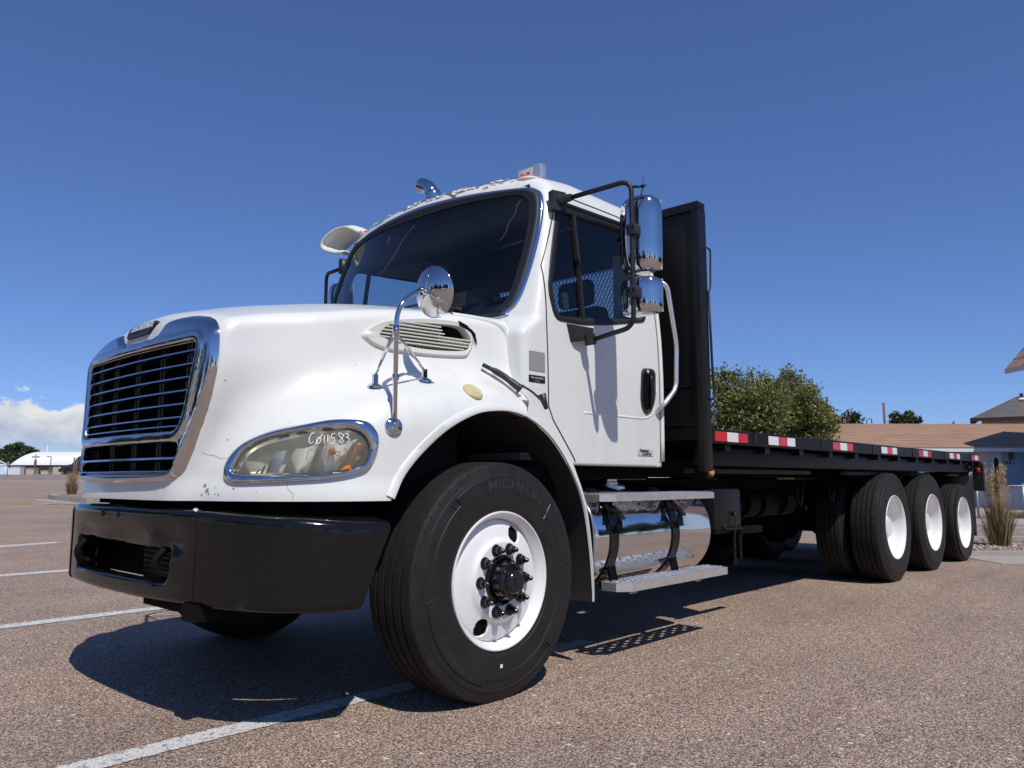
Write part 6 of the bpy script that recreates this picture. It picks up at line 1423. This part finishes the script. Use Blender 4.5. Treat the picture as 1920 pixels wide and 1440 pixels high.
# ornamental grass clumps
def clump(name, label, l, d, n, h, spread, seed, seeds=True, zb=None):
    c = place(name, l, d, zb); q = np.random.default_rng(seed); gd = G(); gg = G(); gs = G()
    for i in range(n):
        a = q.uniform(0, 2 * np.pi); r0 = q.uniform(0, spread * .35); lean = q.uniform(.05, .55) * spread; hh = h * q.uniform(.25, .7); w = q.uniform(.004, .008)
        b = np.array((r0 * math.cos(a), r0 * math.sin(a), 0)); tip = b + (lean * math.cos(a) * 1.2, lean * math.sin(a) * 1.2, hh); md_ = (b + tip) / 2 + (0, 0, hh * .14); s_ = np.array((-math.sin(a), math.cos(a), 0)) * w
        (gd if q.random() < .6 else gg).add([b - s_, b + s_, md_ + s_ * .8, md_ - s_ * .8, tip], [(0, 1, 2, 3), (3, 2, 4)])
    if seeds:
        for i in range(n // 6):
            a = q.uniform(0, 2 * np.pi); lean = q.uniform(.05, .45) * spread; hh = h * q.uniform(.72, 1.05); b = np.array((q.uniform(-.05, .05), q.uniform(-.05, .05), 0)); tip = b + (lean * math.cos(a), lean * math.sin(a), hh); s_ = np.array((1, 0, 0)) * .003
            gs.add([b - s_, b + s_, tip + s_, tip - s_], [(0, 1, 2, 3)])
            for k in range(10):
                p = b + (tip - b) * (.78 + .24 * k / 10) + q.normal(size=3) * .012; u = q.normal(size=3) * .012; gs.add([p - u, p + np.array((0, 0, .03)), p + u], [(0, 1, 2)])
    for gg_, nm, m_ in ((gd, 'dry_blades', 'grass_dry'), (gg, 'green_blades', 'grass_green'), (gs, 'seed_heads', 'grass_dry')):
        if gg_.v: o = gg_.obj(nm, m_, c, False); o['kind'] = 'stuff'
    return tag(c, label, 'grass')
clump('ornamental_grass', 'dry feathery ornamental grass clump beside the rear mud flap', LD(1866, 11.3), 11.3, 420, 1.12, .38, 31, True, .04)
g_ = place('lawn', LD(1905, 19.8), 19.8, .03); q = np.random.default_rng(5); gl = G()
for i in range(1500):
    b = np.array((q.uniform(-.6, 2.5), q.uniform(-.5, .5), 0)); t = b + (q.normal() * .03, q.normal() * .03, q.uniform(.08, .2)); gl.add([b - (.008, 0, 0), b + (.008, 0, 0), t], [(0, 1, 2)])
o = gl.obj('lawn_blades', 'grass_green', None, False); o.location = g_.location; o.rotation_euler = g_.rotation_euler; bpy.data.objects.remove(g_); o.name = 'lawn'; tag(o, 'strip of short green lawn before the blue house', 'grass', kind='stuff')

# --- left: island, berm, white arched building
isl = [(LD(92, 26.2), 26.2), (LD(104, 25.2), 25.2), (LD(165, 23.6), 23.6), (-2, 21.5), (-2, 25.5), (LD(165, 27.2), 27.2), (LD(115, 27.6), 27.6)]
def slab_poly(name, P, z, h, m_, shrink=0.):
    P = np.array(P); c = P.mean(0); Q = P + (c - P) * shrink; pts = [fr(*q) for q in Q]; g = G(); n = len(pts); zb = [float(gz(*p)) for p in pts]
    g.add([(p[0], p[1], zz - .05) for p, zz in zip(pts, zb)] + [(p[0], p[1], zz + z + h) for p, zz in zip(pts, zb)], [tuple(range(n, 2 * n))] + [(i, (i + 1) % n, (i + 1) % n + n, i + n) for i in range(n)]); return structure(norm_fix(g.obj(name, m_, None, False)))
slab_poly('island_kerb', isl, 0, .15, 'concrete'); slab_poly('island_bed', isl, 0, .156, 'gravel', .06); slab_poly('island_apron', [(l - .25 if i < 2 else l, d - .5) for i, (l, d) in enumerate(isl[:4])] + [(-2, 22.4), (LD(165, 24), 24.3), (LD(100, 26), 26)], 0, .01, 'concrete')
clump('ornamental_grass', 'tuft of green grass on the kerbed island left of the grille', LD(136, 26.4), 26.4, 420, .72, .38, 33, True, float(gz(*fr(LD(136, 26.4), 26.4))) + .14)
for px0, px1, d0 in ((17, 69, 23.2), (88, 112, 23.0), (124, 160, 22.8), (-60, 3, 23.4)):
    g = G(); P = []
    for px, d in ((px0, d0 - .35), (px1, d0 - .35), (px1, d0 + .45), (px0, d0 + .45)): p = fr(LD(px, d), d); P.append((p[0], p[1], float(gz(*p)) + .012))
    g.add(P, [(0, 1, 2, 3)]); o = norm_fix(g.obj('yellow_line', 'yellow_line', None, False)); ul = o.data.uv_layers.new(name='UVMap')
    for i_, lp in enumerate(o.data.loops): ul.data[lp.index].uv = (0, (0., 0., 1., 1.)[lp.vertex_index])
    structure(o)
V = np.array([[(*fr(l, d), z + float(gz(*fr(l, d))) * 0) for d, z in ((59.5, .70), (60, .90), (61.5, .95), (66, 1.28), (70, 1.42), (76, 1.42), (120, 1.3))] for l in np.linspace(-75, -8, 40)]); V[..., 2] += .05 * np.sin(V[..., 0] * 1.3) * (np.arange(7) > 2); g = G(); g.grid(V); bermo = structure(norm_fix(g.obj('gravel_berm', 'gravel', None, True)))
V = np.array([[(*fr(l, d), z) for d, z in ((59.2, .70), (59.2, .93), (59.9, .94))] for l in np.linspace(-75, -8, 12)]); g = G(); g.grid(V); structure(norm_fix(g.obj('far_kerb', 'concrete', None, False)))
DQ = 95.; qh = place('arched_hall', LD(18, DQ), DQ, 0); zeq = ZZ(872, DQ, 60); ztq = ZZ(845, DQ, 60) - zeq; LQ = 24.; V = []
for i, x in enumerate(np.concatenate([np.linspace(0, 1.35, 10), np.linspace(1.8, LQ, 24)])):
    k_ = math.sqrt(max(0, 1 - max(0, 1.35 - x) ** 2 / 1.35 ** 2)); V.append([(x, 4 - 4.2 * math.cos(t), zeq + ztq * math.sin(t) * k_) for t in np.linspace(0, math.pi, 15)])
g = G(); g.grid(np.array(V)); norm_fix(g.obj('vault_roof', 'quonset_white', qh, True))
g = G(); g.box((.1, .0, 0), (LQ, 8, zeq)); g.obj('wall', 'shed_brown', qh, False)
for x0_, x1_, z0_, z1_, m_ in ((.4, 1.7, 1.2, 2.5, 'shed_dark'), (2.2, 2.9, 1.2, 2.3, 'trim_white'), (3.4, 4.6, 1.2, 2.4, 'shed_dark'), (6.6, 8.2, 1.3, 2.2, 'shed_dark'), (5.2, 6.2, 1.2, 2.5, 'beige_box')): g = G(); g.box((x0_, -.06, z0_), (x1_, -.01, z1_)); g.obj('doorway', m_, qh, False)
for px, yt, cap in ((57, 834, 0), (145, 836, 1)):
    xx = LD(px, DQ) - LD(18, DQ); zt = ZZ(yt, DQ + 3, px); g = G(); g.cyl((xx, 3, zeq + 1), (xx, 3, zt), .16 if cap else .07, 10)
    if cap: g.cyl((xx, 3, zt), (xx, 3, zt + .28), .30, 12)
    g.obj('roof_stack', 'quonset_white', qh, 40)
tag(qh, 'white arched-roof hall beyond the gravel bank at left', 'building')
cT = LD(28, 110); tree('deciduous_tree', 'dark green tree behind the white arched hall', cT, 110, [(-2.2, 0, 3.5, .9, .8, .5), (-.9, 0, 4.1, .9, .8, .5), (.2, 0, 4.5, .7, .7, .5), (1.6, 0, 3.9, .9, .8, .5), (-3.4, 0, 3.1, .9, .8, .6), (0, 0, 2.6, 2.4, 1.5, 1.4), (2.6, 0, 3.5, .5, .5, .4)], 5000, .17, 41, 'leaf_dark', trunk=.2)
DS = 74.; zbm = 1.35
s_ = place('crossing_sign', LD(64, DS), DS, zbm); g = G(); g.cyl((0, 0, 0), (0, 0, ZZ(852, DS, 64) - zbm), .05, 8); g.obj('post', 'pole_steel', s_, True); zc_ = ZZ(857, DS, 64) - zbm
g = G(); g.box((-.36, -.03, zc_ - .05), (.36, .03, zc_ + .07)); g.obj('crossbar', 'pole_steel', s_, False); g = G(); g.box((-.10, -.04, zc_ - .75), (.10, .04, zc_ - .25)); g.obj('signal_box', 'shed_dark', s_, False); tag(s_, 'cross-shaped signal post standing before the white arched hall', 'signal post')
s_ = place('street_lamp', LD(93, DS + 3), DS + 3, zbm); zt = ZZ(856, DS + 3, 93) - zbm; g = G(); g.tube(bend([(0, 0, 0), (0, 0, zt), (-.30, 0, zt + .02)], .08), .04, 8); g.obj('lamp_post', 'pole_steel', s_, True); g = G(); g.box((-.42, -.06, zt - .02), (-.26, .06, zt + .06)); g.obj('lamp_head', 'pole_steel', s_, False); tag(s_, 'grey street lamp with short arm before the white hall', 'street lamp')
for px, yt in ((137, 858), (141.5, 859)): o = post('fence_post', 'dark steel post, %s of the pair beside the black van' % ('left' if px < 139 else 'right'), px, 68, yt, .06, 'pole_wood', 'post')
s_ = place('street_sign', LD(13, 66), 66, 1.2); g = G(); g.cyl((0, 0, 0), (0, 0, ZZ(865, 66, 13) - 1.2), .03, 8); g.obj('post', 'pole_steel', s_, True); zt = ZZ(869, 66, 13) - 1.2; g = G(); g.box((-.13, -.02, zt - .17), (.13, .02, zt + .17)); g.obj('sign_plate', 'sign_green', s_, False); tag(s_, 'small green sign on a post at the left edge', 'sign')
s_ = place('canopy_frame', LD(-30, 80), 80, 1.2); zt = ZZ(852, 80) - 1.2; zl = ZZ(872, 80) - 1.2; xx = LD(12, 80) - LD(-30, 80); g = G(); g.tube([(-1, 0, zt + .6), (xx, 0, zl)], .07, 6); g.obj('brace', 'quonset_white', s_, True); g = G(); g.tube([(-1, 0, zt + .1), (xx * .6, 0, zl)], .07, 6); g.obj('brace', 'quonset_white', s_, True); g = G(); g.tube([(-1, 0, zl), (xx, 0, zl)], .08, 6); g.obj('beam', 'quonset_white', s_, True); g = G(); g.cyl((xx - .2, 0, -.2), (xx - .2, 0, zl), .06, 8); g.obj('column', 'quonset_white', s_, True); tag(s_, 'white braced canopy frame at the far left edge', 'canopy')
for px, w, h_, m_, lab in ((27, 1.0, .95, 'trim_white', 'white tank box'), (55, .9, .75, 'beige_box', 'beige crate'), (82, .8, .55, 'beige_box', 'low beige box')):
    e = place('storage_box', LD(px, 84), 84, 1.35); g = G(); g.box((-w / 2, 0, 0), (w / 2, .8, h_), .04); g.obj('box_body', m_, e, False); g = G(); g.box((-w / 2 - .03, -.03, h_), (w / 2 + .03, .83, h_ + .06)); g.obj('box_lid', m_, e, False); tag(e, lab + {27: ' nearest the green street sign, before the arched hall', 55: ' just left of the cross-shaped signal post', 82: ' just left of the street lamp'}[px], 'box')
# black van parked on the bank, half hidden by the grille
vn = place('parked_van', LD(108, 71), 71, 1.42); W_ = 1.9
prof_ = [(0, .25), (0.02, .62), (.25, .80), (1.15, .95), (1.75, 1.62), (2.1, 1.76), (4.6, 1.78), (4.75, 1.6), (4.8, .3)]
g = G(); g.prism(prof_, 0, W_, 'y'); norm_fix(g.obj('van_body', 'car_black', vn, False))
g = G(); g.prism([(1.30, 1.0), (1.80, 1.56), (2.35, 1.60), (2.35, 1.0)], -.012, -.004, 'y'); norm_fix(g.obj('side_window', 'pane_dark', vn, False)); g = G(); g.prism([(2.45, 1.0), (2.45, 1.60), (3.4, 1.60), (3.4, 1.0)], -.012, -.004, 'y'); norm_fix(g.obj('side_window', 'pane_dark', vn, False))
for x in (.85, 3.9):
    g = G(); g.lathe([(.34, -.02), (.36, .0), (.36, .2), (.34, .22)], (x, 0, .33), (0, 1, 0), 20); g.lathe([(.34, -.02), (0, -.02)], (x, 0, .33), (0, 1, 0), 20); g.obj('wheel', 'rubber', vn, 30)
g = G(); g.sphere((.10, .0, .62), 1, 10, 6, (.10, .03, .07)); g.obj('headlight', 'reflector', vn, True); tag(vn, 'black van parked on the bank, half hidden behind the grille', 'van')

# --- behind the photographer: the trees seen only as reflections in the chrome
spb = [(0, 0, .9 + .75 * i, 1.7 - .16 * i, 1.7 - .16 * i, .6) for i in range(10)]
bt = tree('deciduous_tree', 'broad dark tree outside the picture, seen only as a reflection in the chrome', -9, -20, blobset(-2.4, 2.4, 1.5, 6.5, 2.2, 18, 1.1, 51), 5000, .20, 51, 'leaf_dark', 'trees reflected in the chrome', .2)
st = tree('spruce_tree', 'tall dark spruce reflected in the door mirror shell', -3, -30, spb, 5000, .2, 52, 'leaf_dark', None, .22)
def dup_tree(t, l, d, sc, rot):
    r_ = t.copy(); COL.objects.link(r_); p = fr(l, d); r_.location = (*p, 0); r_.scale = (sc, sc, sc); r_.rotation_euler = (0, 0, rot)
    for c in t.children: q = c.copy(); COL.objects.link(q); q.parent = r_
    return r_
for l, d, sc, rot in ((-19, -19, 1.1, .3), (-14, -24, 1.2, 3.3), (-22, -13, 1.25, 4.4), (-16, -16, .8, 1.), (4, -26, 1., 2.), (11, -22, .75, 3.), (19, -17, .9, 4.), (26, -8, .85, 5.), (-24, -8, .95, .5), (-30, 4, .8, 2.5), (31, 2, 1., 1.7), (30, 9, 1.1, .2), (36, 12, 1.2, 2.2), (27, 5.5, .9, 3.9), (41, 7, 1.2, 5.2), (34, 15, 1.1, 1.1), (-26, 8, 1.2, .8), (-31, 12, 1.3, 2.9), (-35, 6, 1.2, 4.8), (-27, 2, 1.1, 3.1), (-37, 16, 1.3, 5.9), (-24, 13, 1.0, 1.9)): dup_tree(bt, l, d, sc, rot)
# stray pebbles on the asphalt
q = np.random.default_rng(12)
for px, py in ((450, 1428), (640, 1190 + 240), (1300, 1262), (1790, 1228), (760, 1395)):
    d = CAM[2] * 1458 / (py - 899.4); p = fr(LD(px, d), d); o = bpy.data.objects.new('pebble', RM[1]); COL.objects.link(o); s_ = q.uniform(.006, .011); o.scale = (s_ * 1.4, s_, s_); o.location = (p[0], p[1], .004); tag(o, {450: 'dark pebble at the bottom edge, left of the truck wheel', 640: 'small dark pebble near the bottom edge below the tyre', 1300: 'tiny dark pebble on the asphalt below the steps', 1790: 'tiny dark pebble on open asphalt at right', 760: 'tiny dark pebble just below the white line, left of the front tyre'}[px], 'pebble')
